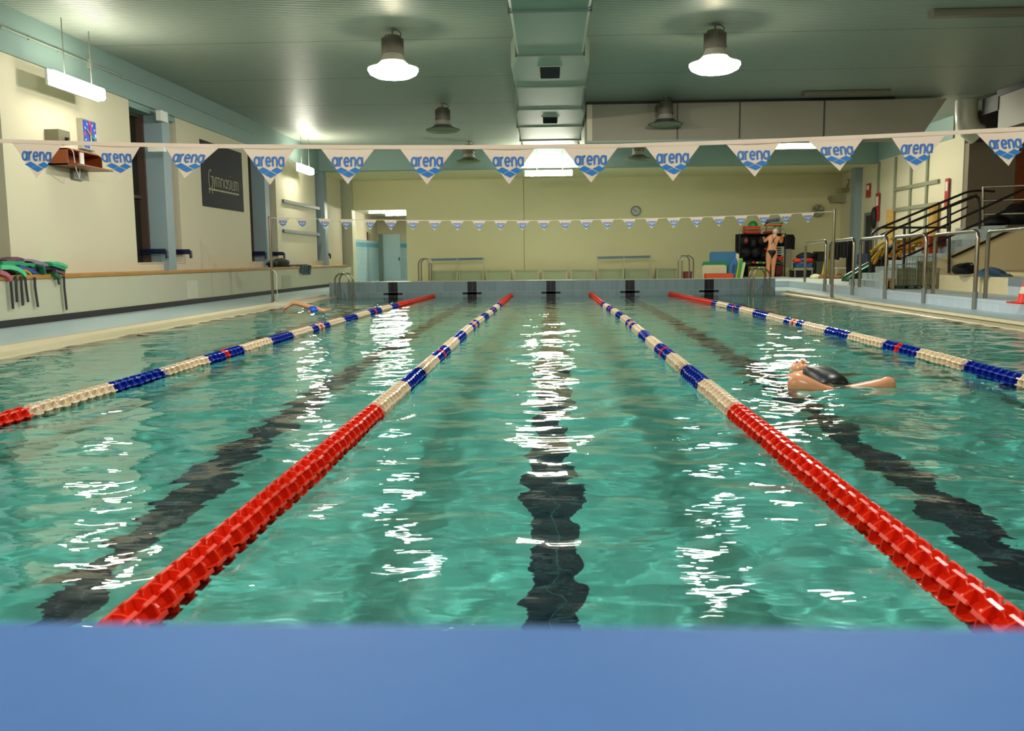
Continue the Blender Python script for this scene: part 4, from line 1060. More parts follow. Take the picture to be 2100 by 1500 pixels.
# cone
q = on_z(2108, 617, ZS); q = Vector((at(2107, 600, 12.9).x, 12.9, ZS))
t = thing('traffic_cone', 'orange traffic cone with a white band at the right edge', 'cone', tuple(q))
M_OR = mat('orange_cone_plastic', (226, 44, 14), 0.4); hc = 0.36
MB().rbox(q.x - 0.2, q.x + 0.2, q.y - 0.2, q.y + 0.2, ZS, ZS + 0.02, 0.04).build('base', M_OR, t)
MB().lathe([(0.14, 0.02), (0.105, 0.14)], tuple(q), 24).build('cone_body', M_OR, t, smooth=True)
MB().lathe([(0.105, 0.14), (0.077, 0.235)], tuple(q), 24).build('reflective_band', mat('cone_white', (222, 206, 176), 0.4), t, smooth=True)
MB().lathe([(0.077, 0.235), (0.04, hc), (0.001, hc + 0.002)], tuple(q), 24).build('cone_tip', M_OR, t, smooth=True)

# ------------------------------------------------------------------ people
def skin_body(name, chains, m, parent, sub=2):
    """chains: list of lists of (pos, radius); a chain may start on a vertex of another by position"""
    vs = []; rad = []; ed = []; ix = {}
    def vid(p, r):
        k = tuple(round(q, 4) for q in p)
        if k not in ix: ix[k] = len(vs); vs.append(Vector(p)); rad.append(r)
        return ix[k]
    for ch in chains:
        prev = None
        for p, r in ch:
            i = vid(p, r)
            if prev is not None and prev != i: ed.append((prev, i))
            prev = i
    off = world_loc(parent) if parent else Vector()
    me = bpy.data.meshes.new(name); me.from_pydata([v - off for v in vs], ed, []); me.update()
    o = bpy.data.objects.new(name, me); C.objects.link(o)
    if parent: o.parent = parent
    mod = o.modifiers.new('skin', 'SKIN'); mod.use_smooth_shade = True
    for i, sv in enumerate(me.skin_vertices[0].data):
        sv.radius = (rad[i], rad[i]) if not isinstance(rad[i], tuple) else rad[i]
        sv.use_root = (i == 0)
    s2 = o.modifiers.new('sub', 'SUBSURF'); s2.levels = sub; s2.render_levels = sub
    dg = bpy.context.evaluated_depsgraph_get(); dg.update()
    m2 = bpy.data.meshes.new_from_object(o.evaluated_get(dg)); o.modifiers.clear(); o.data = m2
    m2.materials.clear(); m2.materials.append(m); m2.polygons.foreach_set('use_smooth', [True] * len(m2.polygons))
    return o
def hand(p, d, up, side, s=1.0):
    """finger chains starting at palm p pointing along d"""
    d, up, side = Vector(d).normalized(), Vector(up).normalized(), Vector(side).normalized()
    palm = p + d * 0.07 * s; ch = [[(p, 0.024 * s), (palm, (0.036 * s))]]
    for k, ln in enumerate((0.07, 0.08, 0.075, 0.06)):
        r0 = palm + side * (0.03 - 0.02 * k) * s + d * 0.015 * s
        ch.append([(palm, 0.036 * s), (r0, 0.011 * s), (r0 + d * ln * 0.5 * s - up * 0.008 * s, 0.009 * s), (r0 + d * ln * 0.85 * s - up * 0.035 * s, 0.008 * s)])
    th = p + d * 0.03 * s + side * 0.035 * s
    ch.append([(p, 0.024 * s), (th, 0.012 * s), (th + d * 0.04 * s + side * 0.02 * s, 0.010 * s)])
    return ch
# woman at the storage rack, seen from behind
YW = 31.0
def w(px, py, dy=0.0): return at(px, py, YW + dy)
t = thing('person', 'swimmer in a black crossed-back swimsuit and pale cap reaching into the rack', 'person', (w(1582, 560).x, YW, ZD))
pel, wai, che, nek = w(1582, 519), w(1583, 507), w(1584, 492), w(1588, 482)
shl, shr = w(1576.5, 487.5), w(1597, 489)
elL, elR = w(1568, 496, 0.1), w(1601, 498, 0.1); hnL, hnR = w(1567, 488, 0.35), w(1605, 490, 0.35)
hipL, hipR = w(1577, 522), w(1588, 522); knL, knR = w(1575.5, 546), w(1585.5, 547)
ft = ZD + 0.06
anL, anR = w(1574.5, 566), w(1584.5, 567); anL.z = ft + 0.03; anR.z = ft + 0.03
chains = [[(pel, 0.165), (wai, 0.135), (che, 0.165), (nek, 0.072), (w(1589.5, 478.5), 0.05)],
          [(che, 0.165), (shl, 0.078), (elL, 0.052), (hnL, 0.032)], [(che, 0.165), (shr, 0.078), (elR, 0.052), (hnR, 0.032)],
          [(pel, 0.165), (hipL, 0.135), ((hipL + knL) / 2, 0.105), (knL, 0.072), ((knL + anL) / 2 + Vector((0, -0.02, 0.08)), 0.072), (anL, 0.045), (anL + Vector((-0.01, 0.14, -0.05)), 0.03)],
          [(pel, 0.165), (hipR, 0.135), ((hipR + knR) / 2, 0.105), (knR, 0.072), ((knR + anR) / 2 + Vector((0, -0.02, 0.08)), 0.072), (anR, 0.045), (anR + Vector((0.01, 0.14, -0.05)), 0.03)]]
chains += hand(hnL, (0, 1, 0.3), (0, 0, 1), (1, 0, 0)) + hand(hnR, (0, 1, 0.3), (0, 0, 1), (-1, 0, 0))
skin_body('body', chains, M_SKIN, t)
hd = w(1590, 475.5)
b = MB(); b.sphere(tuple(hd + Vector((0, 0.02, -0.02))), 0.078, 0.095, 0.105, 18, 12)
b.sphere((hd.x + 0.08, hd.y + 0.02, hd.z - 0.02), 0.012, 0.02, 0.03, 8, 6); b.sphere((hd.x - 0.08, hd.y + 0.02, hd.z - 0.02), 0.012, 0.02, 0.03, 8, 6)
b.sphere((hd.x, hd.y + 0.115, hd.z - 0.03), 0.012, 0.02, 0.02, 8, 6)
b.build('head', M_SKIN, t, smooth=True)
b = MB(); b.sphere(tuple(hd + Vector((0, 0.01, 0.015))), 0.088, 0.105, 0.105, 18, 12)
b.v = [(v[0], v[1], max(v[2], hd.z - 0.04)) for v in b.v]; b.build('swim_cap', mat('silver_swim_cap', (206, 200, 186), 0.3), t, smooth=True)
skin_body('swimsuit', [[(pel + Vector((0, -0.03, -0.2)), 0.05), (pel + Vector((0, -0.03, -0.08)), 0.125), (pel + Vector((0, -0.02, 0.03)), 0.185), (pel * 0.5 + wai * 0.5 + Vector((0, -0.01, 0)), 0.165)]], M_SUIT, t)
b = MB()
for s_ in (-1, 1):
    b.tube([(wai.x + s_ * 0.11, YW - 0.07, wai.z), (che.x - s_ * 0.0, YW - 0.15, che.z - 0.02), (nek.x - s_ * 0.07, YW - 0.06, nek.z - 0.03)], 0.009, 6)
b.build('shoulder_straps', M_SUIT, t)

# swimmer in the right hand lane, face up, knees wide
def pr(px, py, Y): return at(px, py, Y)
YK = 6.55
t = thing('person', 'swimmer in black floating with limbs spread beside the right red lane rope', 'person', (2.0, 7.0, 0.0))
hips = Vector((2.12, 6.80, -0.075)); bel = Vector((2.12, 6.98, -0.035)); chs = Vector((2.10, 7.2, -0.04)); nk = Vector((2.08, 7.42, -0.05))
k1 = pr(1628, 784, YK); k2 = pr(1829, 783, YK); k1.z = 0.045; k2.z = 0.025
h1 = hips + Vector((-0.11, -0.02, 0.0)); h2 = hips + Vector((0.11, -0.02, 0.0))
a1 = Vector((k1.x + 0.32, YK - 0.03, -0.045)); a2 = Vector((k2.x - 0.36, YK - 0.02, -0.03))
sh1, sh2 = chs + Vector((-0.2, 0.1, -0.03)), chs + Vector((0.2, 0.1, -0.03))
e1, e2 = sh1 + Vector((-0.27, 0.12, -0.06)), sh2 + Vector((0.24, 0.1, -0.08)); g1, g2 = e1 + Vector((-0.2, 0.0, 0.04)), e2 + Vector((0.2, -0.1, 0.03))
ch = [[(hips, 0.10), (bel, 0.10), (chs, 0.13), (nk, 0.055), (nk + Vector((-0.01, 0.08, 0.02)), 0.05)],
      [(hips, 0.10), (h1 + Vector((-0.02, 0, -0.05)), 0.065), ((h1 + k1) / 2 + Vector((-0.03, 0, -0.16)), 0.06), (k1 + Vector((0.03, 0.03, -0.03)), 0.07), (k1 + Vector((0, -0.01, -0.01)), 0.095), (k1 * 0.4 + a1 * 0.6 + Vector((0, 0, -0.01)), 0.045), (a1, 0.034), (a1 + Vector((0.13, -0.02, -0.03)), 0.03)],
      [(hips, 0.10), (h2 + Vector((0.02, 0, -0.05)), 0.065), ((h2 + k2) / 2 + Vector((0, 0, -0.10)), 0.07), (k2 + Vector((-0.03, 0.02, -0.01)), 0.065), (k2 + Vector((0, -0.01, -0.01)), 0.066), (k2 * 0.4 + a2 * 0.6 + Vector((0, 0, -0.005)), 0.045), (a2, 0.034), (a2 + Vector((-0.13, -0.02, -0.03)), 0.03)],
      [(chs, 0.13), (sh1, 0.065), (e1, 0.042), (g1, 0.028)], [(chs, 0.13), (sh2, 0.065), (e2, 0.042), (g2, 0.028)]]
ch += hand(g1, (-1, 0.2, 0), (0, 0, 1), (0, 1, 0)) + hand(g2, (1, 0.1, 0), (0, 0, 1), (0, 1, 0))
skin_body('body', ch, M_SKIN, t)
hx = pr(1640, 752, 7.6); hx.z = -0.04
def head(c, r, t, fd, up):
    """head with the face towards fd and the crown towards up"""
    fd, up = Vector(fd).normalized(), Vector(up).normalized(); sd = fd.cross(up)
    b = MB(); b.sphere((0, 0, 0), 0.075 * r, 0.09 * r, 0.11 * r, 20, 14)
    b.sphere((0, 0.095 * r, -0.01 * r), 0.012 * r, 0.022 * r, 0.026 * r, 8, 6)
    for s_ in (-1, 1):
        b.sphere((s_ * 0.078 * r, 0, 0), 0.01 * r, 0.02 * r, 0.03 * r, 8, 6)
    b.sphere((0, 0.05 * r, -0.075 * r), 0.05 * r, 0.045 * r, 0.04 * r, 12, 8)
    b.v = [Vector(c) + sd * v[0] + fd * v[1] + up * v[2] for v in b.v]
    h = b.build('head', M_SKIN, t, smooth=True)
    b = MB(); b.sphere((0, 0.09 * r, -0.05 * r), 0.026 * r, 0.008 * r, 0.008 * r, 8, 6); b.v = [Vector(c) + sd * v[0] + fd * v[1] + up * v[2] for v in b.v]
    b.build('mouth', mat('lips', (170, 80, 70), 0.4), h)
    for s_ in (-1, 1):
        b = MB(); b.sphere((s_ * 0.03 * r, 0.082 * r, 0.018 * r), 0.014 * r, 0.008 * r, 0.009 * r, 8, 6); b.v = [Vector(c) + sd * v[0] + fd * v[1] + up * v[2] for v in b.v]
        b.build('eye', M_BLACK, h)
    return h
head(hx + Vector((0.0, 0, 0.02)), 1.0, t, (0.1, -0.3, 1), (-0.2, 1, 0.2))
skin_body('swimsuit', [[(hips + Vector((0.03, -0.06, 0.0)), 0.11), (hips + Vector((0, 0.04, 0.005)), 0.15), (bel + Vector((0, 0, 0.0)), 0.155), (chs + Vector((0, -0.05, 0.0)), 0.15), (chs + Vector((0, 0.1, 0.0)), 0.12)],
                       [(chs + Vector((0, -0.05, 0.0)), 0.15), (chs + Vector((-0.13, -0.05, 0.0)), 0.10)], [(chs + Vector((0, -0.05, 0.0)), 0.15), (chs + Vector((0.13, -0.05, 0.0)), 0.10)]], M_SUIT, t)

# swimmer in the far left lane, arm over the water
YS = 16.9
t = thing('person', 'front crawl swimmer with a blue cap and one bent arm over the water', 'person', (-4.4, 17.2, 0))
A_sh, A_el, A_ha = pr(652, 645, YS), pr(607, 622, YS), pr(588, 631, YS)
A_wr = pr(592, 628, YS)
ch1 = Vector((A_sh.x + 0.05, YS + 0.35, -0.08)); plv = ch1 + Vector((0.15, 0.55, -0.04)); nk = A_sh + Vector((-0.02, -0.03, -0.05))
A_sh.z = 0.03
s2_ = Vector((A_sh.x - 0.3, YS + 0.15, -0.15))
ch = [[(plv, 0.12), (ch1, 0.13), (Vector((A_sh.x - 0.08, YS + 0.1, -0.06)), 0.06), (Vector((A_sh.x - 0.11, YS, -0.01)), 0.05)],
      [(ch1, 0.13), (A_sh, 0.064), ((A_sh + A_el) / 2, 0.052), (A_el, 0.040), ((A_el + A_wr) / 2 + Vector((0, 0, 0.02)), 0.036), (A_wr, 0.025)],
      [(ch1, 0.13), (s2_, 0.06), (s2_ + Vector((-0.1, -0.35, -0.1)), 0.04), (s2_ + Vector((-0.1, -0.6, -0.1)), 0.028)],
      [(plv, 0.12), (plv + Vector((0.12, 0.1, 0)), 0.09), (plv + Vector((0.14, 0.5, -0.05)), 0.055), (plv + Vector((0.16, 0.9, -0.02)), 0.036), (plv + Vector((0.17, 1.05, 0.0)), 0.028)],
      [(plv, 0.12), (plv + Vector((-0.08, 0.1, 0)), 0.09), (plv + Vector((-0.1, 0.5, -0.1)), 0.055), (plv + Vector((-0.1, 0.9, -0.12)), 0.036), (plv + Vector((-0.1, 1.05, -0.12)), 0.028)]]
ch += hand(A_wr, (-0.75, -0.1, -0.5), (-0.4, 0, 0.8), (0, -1, 0), 1.15)
skin_body('body', ch, M_SKIN, t)
hc = pr(642, 646, YS - 0.05); hc.z = 0.0
head(hc, 1.0, t, (-0.2, -0.6, -0.7), (-0.5, -0.7, 0.3))
b = MB(); b.sphere(tuple(hc + Vector((0, 0.0, 0.02))), 0.10, 0.11, 0.085, 18, 12); b.build('swim_cap', mat('blue_swim_cap', (24, 86, 190), 0.3), t, smooth=True)

# ------------------------------------------------------------------ float belts on the left ledge
XLG = -7.48
def lp(px, py, X=XLG): return on_x(px, py, X)
FB = {'green': (30, 150, 96), 'mint': (80, 196, 140), 'purple': (112, 66, 86), 'pink': (176, 92, 108), 'blue': (24, 72, 140), 'lavender': (132, 122, 140), 'yellow': (170, 140, 20), 'dark green': (20, 96, 66)}
def belt(col, pts, X, th, label, strap=None):
    q = [lp(px, py, X + 0.0) for px, py in pts]; m = mat('foam_' + col.replace(' ', '_'), FB[col], 0.55, var=0.15, scale=10)
    t = thing('float_belt', label, 'float belt', tuple(q[len(q) // 2]), 'foam float belts heaped on the left ledge')
    b = MB(); b.ribbon(q, (0.075, 0, 0), th); 
    b.tube(q, th * 0.5, 10); b.build('foam', m, t, smooth=True, auto=0.6)
    if strap:
        b = MB(); w_ = [lp(px, py, XLG + 0.03) for px, py in strap]; b.ribbon(w_, (0.0, 0.028, 0), 0.005); b.build('strap', M_BLACK, t)
    return t
belt('purple', [(4, 537), (14, 533), (24, 531), (34, 533), (42, 537)], -7.66, 0.055, 'purple foam float belt on top of the heap at the left edge')
belt('green', [(-6, 541), (18, 541), (38, 541), (52, 541), (62, 546), (68, 555)], -7.62, 0.07, 'long green foam float belt draped across the heap', [(51, 562), (52, 575), (55, 600), (58, 620)])
belt('mint', [(-8, 549), (10, 548), (25, 551), (36, 557), (44, 566)], -7.52, 0.06, 'light green foam float belt curving over the ledge front', [(43, 566), (44, 590), (47, 627)])
belt('pink', [(-10, 558), (2, 562), (10, 568), (14, 575)], -7.5, 0.06, 'pink foam float belt hanging over the ledge at the photo edge', [(21, 566), (23, 590), (27, 634)])
belt('yellow', [(38, 554), (45, 556), (52, 561), (57, 567)], -7.55, 0.035, 'thin mustard yellow float belt between the green and blue ones', [(32, 566), (33, 590), (35, 620)])
belt('blue', [(30, 548), (44, 551), (58, 557), (67, 563), (74, 569)], -7.56, 0.06, 'dark blue foam float belt ending over the ledge front', [(71, 569), (72, 590), (78, 630)])
belt('lavender', [(40, 535), (56, 536), (72, 540), (88, 545), (99, 551), (104, 558)], -7.62, 0.055, 'long lavender grey foam float belt in the middle of the heap')
belt('mint', [(95, 540), (108, 540), (120, 543), (130, 548)], -7.66, 0.045, 'upper light green float belt at the right end of the heap', [(131, 566), (132, 590), (137, 636)])
belt('green', [(98, 543), (108, 546), (117, 549), (125, 552)], -7.56, 0.04, 'lower green float belt at the right end of the heap')
belt('blue', [(98, 548), (108, 552), (116, 555), (124, 558)], -7.6, 0.06, 'blue float belt under the green ones at the right end')
belt('purple', [(105, 556), (114, 558), (124, 562)], -7.52, 0.035, 'small purple float belt low at the right end of the heap', [(118, 560), (119, 572), (121, 584)])
belt('dark green', [(78, 545), (81, 550), (83, 558), (84, 563)], -7.5, 0.04, 'short green float belt end pointing down in the middle')
belt('dark green', [(104, 562), (110, 565), (115, 571)], -7.48, 0.05, 'small dark green float belt hanging at the ledge edge')
q0, q1 = lp(4, 560, -7.6), lp(128, 566, -7.6)
R_ = random.Random(2)
for k in range(5):
    b = MB(); y = q0.y + (q1.y - q0.y) * (k + 0.5) / 5
    b.sphere((-7.62, y, 0.86), 0.12, 0.22, 0.065, 12, 8, 0.1, k); b.v = [(v[0], v[1], max(v[2], 0.792)) for v in b.v]
    t = b.build('float_belt', M_BLACK, smooth=True); tag(t, 'black strap bundle under the coloured foam float belts', 'float belt', 'black strap bundles on the left ledge')

# bag and towel farther along the ledge
def ledge_bag(px0, px1, pyt, pyb, X, m, label, name, cat, seed):
    a, c = lp(px0, pyb, X), lp(px1, pyt, X); b = MB(); z0 = 0.792; h = max(0.1, lp((px0 + px1) / 2, pyt, X).z - z0)
    b.sphere((X, (a.y + c.y) / 2, z0 + h * 0.45), 0.17, abs(c.y - a.y) / 2, h * 0.6, 16, 12, 0.08, seed); b.v = [(v[0], v[1], max(v[2], z0)) for v in b.v]
    return tag(b.build(name, m, smooth=True), label, cat)
ledge_bag(549, 563, 535, 551, -7.62, M_BAGB, 'small black bag on the ledge just behind the left flag pole', 'sports_bag', 'bag', 1)
ledge_bag(562, 589, 531, 551, -7.62, M_BAGB, 'larger humped black bag on the ledge right of the left flag pole', 'sports_bag', 'bag', 2)
b = MB(); M_TW = mat('blue_grey_cloth', (46, 70, 84), 0.9, var=0.35, scale=20, bump=0.5)
a = [lp(597, 543), lp(612, 543), lp(624, 544), lp(632, 548)]
b.ribbon([Vector((-7.6, v.y, 0.81 + 0.02 * (k % 2))) for k, v in enumerate(a)], (0.1, 0, 0), 0.04)
for k, px in enumerate((619, 624, 629, 633)):
    v0, v1 = lp(px, 545), lp(px - 2, 562 + 3 * (k % 2)); b.ribbon([Vector((-7.52, v0.y, 0.82)), Vector((-7.44, v0.y, 0.80)), Vector((-7.44, v1.y, v1.z + 0.02))], (0, 0.16, 0), 0.02)
tag(b.build('towel', M_TW), 'dark blue towel hanging over the ledge near the far left ladder', 'towel')

# ------------------------------------------------------------------ benches along the far wall
YBN = 33.3; zs = at(1129, 553, YBN).z
M_BP = mat('bench_panel', (170, 172, 130), 0.5); M_BG = mat('bench_front', (158, 166, 124), 0.4); M_PST = mat('pale_post', (176, 172, 140), 0.4)
SP = [(886, 938, 1), (941, 992, 1), (997, 1047, 0), (1054, 1105, 0), (1112, 1163, 0), (1170, 1220, 0), (1227, 1279, 2), (1282, 1337, 2), (1346, 1389, 0)]
names = ['under the left coat rail, left half', 'under the left coat rail, right half', 'just right of the left coat rail', 'left of the central lane marking', 'behind the central lane marking', 'just left of the right coat rail', 'under the right coat rail, left half', 'under the right coat rail, right half', 'just left of the far right ladder rails']
for (p0, p1, kd), nm in zip(SP, names):
    a, c = at(p0, 560, YBN), at(p1, 560, YBN)
    t = thing('bench', 'low panelled bench at the far wall, ' + nm, 'bench', ((a.x + c.x) / 2, YBN, ZD), 'low benches along the far wall')
    MB().rbox(a.x, c.x, YBN, YBN + 0.4, zs - 0.04, zs, 0.01, 'X').build('seat', M_BP, t)
    MB().box(a.x + 0.03, c.x - 0.03, YBN + 0.05, YBN + 0.07, ZD + 0.02, zs - 0.05).build('front_panel', M_BG, t)
    for x in (a.x, c.x - 0.06):
        MB().box(x, x + 0.06, YBN, YBN + 0.36, ZD, zs - 0.04).build('leg', M_PST, t)
for (p0, p1, py, lab) in ((883, 993, 532, 'blue grey coat rail on posts over the left far benches'), (1224, 1335, 528, 'blue grey coat rail on posts over the right far benches')):
    a, c = at(p0, py, YBN - 0.1), at(p1, py, YBN - 0.1)
    t = thing('coat_rail', lab, 'coat rail', ((a.x + c.x) / 2, YBN - 0.1, ZD), 'coat rails at the far wall')
    MB().obox(((a.x + c.x) / 2, YBN - 0.1, (a.z + c.z) / 2), ((c.x - a.x), 0.03, 0.09), (0, -0.012, 0)).build('rail', mat('blue_grey_rail2', (96, 116, 126), 0.5), t)
    for x in (a.x + 0.03, (a.x + c.x) / 2, c.x - 0.03):
        MB().box(x - 0.015, x + 0.015, YBN - 0.12, YBN - 0.09, ZD, a.z + 0.06).build('post', M_PST, t)
def crate(px0, px1, pyt, pyb, Y, rgb, name, label, cat, dep=0.35, key=None, slots=True, floor=None, group=None):
    a, c = at(px0, pyb, Y), at(px1, pyt, Y); z0 = a.z if floor is None else floor
    t = thing(name, label, cat, ((a.x + c.x) / 2, Y, z0), group)
    m = mat(key or ('plastic_%d_%d_%d' % rgb), rgb, 0.45, var=0.08)
    b = MB(); x0, x1, z1 = a.x, c.x, c.z; w_ = 0.02
    b.box(x0, x1, Y, Y + w_, z0, z1); b.box(x0, x1, Y + dep - w_, Y + dep, z0, z1); b.box(x0, x0 + w_, Y, Y + dep, z0, z1); b.box(x1 - w_, x1, Y, Y + dep, z0, z1); b.box(x0, x1, Y, Y + dep, z0, z0 + w_)
    b.build('walls', m, t)
    b = MB(); b.box(x0 - 0.012, x1 + 0.012, Y - 0.012, Y + 0.01, z1 - 0.04, z1); b.box(x0 - 0.012, x1 + 0.012, Y + dep - 0.01, Y + dep + 0.012, z1 - 0.04, z1); b.build('rim', m, t)
    return t
crate(1403, 1419, 557, 571, 31.0, (110, 36, 28), 'crate', 'dark red crate beside the far right ladder rails', 'crate', floor=ZD)

# ------------------------------------------------------------------ mats and boards left of the rack
def board(px0, px1, pyt, pyb, Y, rgb, label, lean=0.12, th=0.05, r=0.08, name='foam_mat', cat='mat', floor=None, tilt=0.0, hole=False):
    a, c = at(px0, pyb, Y), at(px1, pyt, Y); z0 = a.z if floor is None else floor; b = MB()
    x0, x1, z1 = a.x, c.x, c.z; r = min(r, (x1 - x0) / 2.2, (z1 - z0) / 2.2)
    if hole:
        cx, cz, rx, rz = (x0 + x1) / 2, (z0 + z1) / 2, (x1 - x0) / 2, (z1 - z0) / 2; n_ = 24
        vs = []; 
        for dy in (0, th):
            for s_ in (1.0, 0.42):
                for k in range(n_): an = 2 * PI * k / n_; vs.append((cx + rx * s_ * math.cos(an), Y + dy, cz + rz * s_ * math.sin(an)))
        fs = []
        for k in range(n_):
            k2 = (k + 1) % n_; o_, i_, O, I = k, n_ + k, 2 * n_ + k, 3 * n_ + k; o2, i2, O2, I2 = k2, n_ + k2, 2 * n_ + k2, 3 * n_ + k2
            fs += [(o_, o2, i2, i_), (O, I, I2, O2), (o_, O, O2, o2), (i_, i2, I2, I)]
        b.add(vs, fs)
    else: b.rbox(x0, x1, Y, Y + th, z0, z1, r, 'Y', 5)
    zc = z0
    b.v = [(v[0] + tilt * (v[2] - zc), v[1] + lean * (v[2] - zc), v[2]) for v in b.v]
    return tag(b.build(name, mat('foam_%d_%d_%d' % rgb, rgb, 0.6, var=0.05)), label, cat)
board(1456, 1513, 516, 571, 31.6, (56, 118, 168), 'large blue foam mat leaning behind the green and white mats', floor=ZD)
board(1441, 1494, 536.6, 571, 31.35, (20, 132, 76), 'green foam mat between the blue and the white one', floor=ZD)
board(1441, 1491, 543.5, 571, 31.15, (214, 204, 168), 'cream white foam mat leaning in front of the green mat', floor=ZD)
board(1493, 1511, 528, 567, 30.95, (50, 110, 176), 'upright blue oval foam ring beside the white mat', hole=True, th=0.08, tilt=0.12, floor=ZD + 0.06)
board(1509, 1516, 520, 570, 31.0, (214, 212, 184), 'narrow white foam board standing beside the blue ring', tilt=0.02, floor=ZD)
board(1506, 1514, 530, 569, 30.8, (196, 196, 44), 'yellow foam board leaning right beside the white board', tilt=0.22, floor=ZD)
board(1512, 1518, 532, 569, 30.7, (40, 160, 80), 'green foam board leaning between the yellow and pale boards', tilt=0.15, floor=ZD)
board(1516, 1522, 538, 569, 30.6, (206, 204, 150), 'pale yellow foam board nearest to the black rack', tilt=0.2, floor=ZD)
board(1448, 1504, 561, 571, 30.5, (214, 78, 30), 'low orange foam mat lying on the floor before the white mat', lean=0.0, th=0.4, r=0.02, floor=ZD)

# ------------------------------------------------------------------ storage rack behind the woman
YR = 31.55
a, c = at(1517, 480, YR), at(1611, 473, YR); X0, X1, ZT, ZTT = a.x, c.x, a.z, c.z
t = thing('storage_rack', 'black wire storage rack crowded with gear in the far right corner', 'rack', ((X0 + X1) / 2, YR, ZD))
for x in (X0, X1):
    for y in (YR, YR + 0.6): MB().box(x - 0.02, x + 0.02, y - 0.02, y + 0.02, ZD, ZT).build('post', M_BLACK, t)
shz = [ZD + 0.12, ZD + 0.55, ZD + 1.0, ZT - 0.02]
for z in shz:
    b = MB(); b.box(X0, X1, YR, YR + 0.6, z, z + 0.02); b.build('shelf', M_BLACK, t)
b = MB(); b.box(X0, X1, YR + 0.59, YR + 0.6, ZD, ZT); b.build('back_panel', mat('rack_dark_mesh', (8, 8, 7), 0.7), t)
b = MB(); b.tube(bend([(X0, YR, ZT), (X0, YR, ZTT + 0.06), (X1, YR, ZTT + 0.06), (X1, YR, ZT)], 0.06), 0.012, 8); b.build('top_rail', M_GREY, t)
x = at(1617, 520, YR).x
b = MB(); b.box(X1 + 0.02, x + 0.12, YR, YR + 0.03, at(1617, 549, YR).z, at(1617, 511, YR).z)
tag(b.build('mesh_panel', mat('grey_mesh_panel', (130, 126, 100), 0.6)), 'grey mesh panel fixed to the right side of the black rack', 'panel')
def lump(px0, px1, pyt, pyb, Y, rgb, name, label, cat, group=None, jit=0.08, seed=0, dep=0.2, rough=0.7):
    a, c = at(px0, pyb, Y), at(px1, pyt, Y); b = MB(); h = c.z - a.z
    b.sphere(((a.x + c.x) / 2, Y, (a.z + c.z) / 2), (c.x - a.x) / 2, dep, h / 2 * 1.05, 14, 9, jit, seed)
    return tag(b.build(name, mat('lump_%d_%d_%d' % rgb, rgb, rough, var=0.25, scale=9), smooth=True), label, cat, group)
k = 0
for (p0, p1, q0_, q1_) in ((1519, 1537, 483, 505), (1535, 1553, 488, 510), (1551, 1573, 484, 506), (1520, 1540, 509, 530), (1538, 1560, 508, 531), (1557, 1577, 512, 534), (1521, 1545, 535, 548), (1544, 1574, 538, 549), (1597, 1611, 486, 505)):
    lump(p0, p1, q0_, q1_, YR + 0.22, (4, 4, 5) if k % 3 else (12, 11, 15), 'bag_or_gap', 'dark gear bag stuffed on the shelves of the black rack', 'bag', 'dark bags in the black rack', seed=k); k += 1
crate(1528, 1559, 464, 472, YR + 0.1, (206, 66, 22), 'basket', 'upper orange basket on the rack holding the green ball', 'basket', 0.4, floor=at(1540, 471.5, YR + 0.1).z)
crate(1527, 1560, 472, 479, YR + 0.1, (196, 52, 18), 'basket', 'lower orange red basket on top of the rack', 'basket', 0.4, floor=ZT + 0.002)
q = at(1544, 463, YR + 0.28); b = MB(); b.sphere(tuple(q), 0.165, n=24, m=16)
tag(b.build('ball', mat('green_ball_rubber', (24, 140, 50), 0.25), smooth=True), 'green ball sitting in the orange basket on the rack', 'ball')
z0 = at(1585, 459, YR + 0.2).z
for i, (rgb, nm, dx) in enumerate((((214, 108, 52), 'orange', 0.0), ((70, 150, 110), 'green', 0.08), ((92, 66, 92), 'purple', -0.06), ((90, 100, 140), 'blue', 0.03))):
    a = at(1568 + dx * 40, 459, YR + 0.2); c = at(1603 + dx * 40, 459, YR + 0.2)
    b = MB(); b.rbox(a.x, c.x - 0.04 * i, YR, YR + 0.4, z0 + 0.052 * i, z0 + 0.052 * i + 0.045, 0.08, 'Z')
    for j_, v in enumerate(b.v): b.v[j_] = (v[0], v[1], v[2] - 0.10 * ((v[0] - (a.x + c.x) / 2) ** 2) / 0.09)
    tag(b.build('kickboard', mat('board_' + nm, rgb, 0.5)), nm + ' kickboard in the stack above the rack', 'kickboard')
t = thing('wire_stand', 'thin wire stand holding the kickboard stack above the rack', 'stand', (at(1585, 475, YR).x, YR + 0.2, ZT))
for px, pb in ((1573, 1570), (1588, 1591), (1599, 1601)):
    MB().tube([at(px, 459, YR + 0.2), Vector((at(pb, 474, YR + 0.2).x, YR + 0.2, ZT + 0.01))], 0.013, 6).build('leg', M_BLACK, t)
lump(1564, 1596, 474, 480, YR + 0.3, (206, 40, 20), 'cushion', 'flat red cushion on top of the rack behind the cap', 'cushion', jit=0.02)
crate(1538, 1572, 547, 569, YR - 0.35, (150, 146, 70), 'storage_bin', 'yellowish see-through bin at the foot of the rack', 'bin', 0.3, floor=ZD)
crate(1600, 1608, 484, 499, YR - 0.05, (206, 100, 24), 'box', 'orange yellow box on the upper right shelf of the rack', 'box', 0.3)
for i in range(4):
    a = at(1592, 506 + 4.6 * i, YR - 0.08); b = MB(); b.rbox(a.x, a.x + 0.27, YR - 0.08, YR + 0.2, a.z - 0.045, a.z, 0.02, 'Z')
    tag(b.build('tray', mat('silver_tray', (168, 172, 164), 0.35)), 'silver grey tray in the small stack at the right of the rack', 'tray', 'grey trays stacked in the rack')
crate(1594, 1606, 526, 536, YR - 0.08, (196, 46, 26), 'box', 'red box on the right middle shelf of the rack', 'box', 0.3)
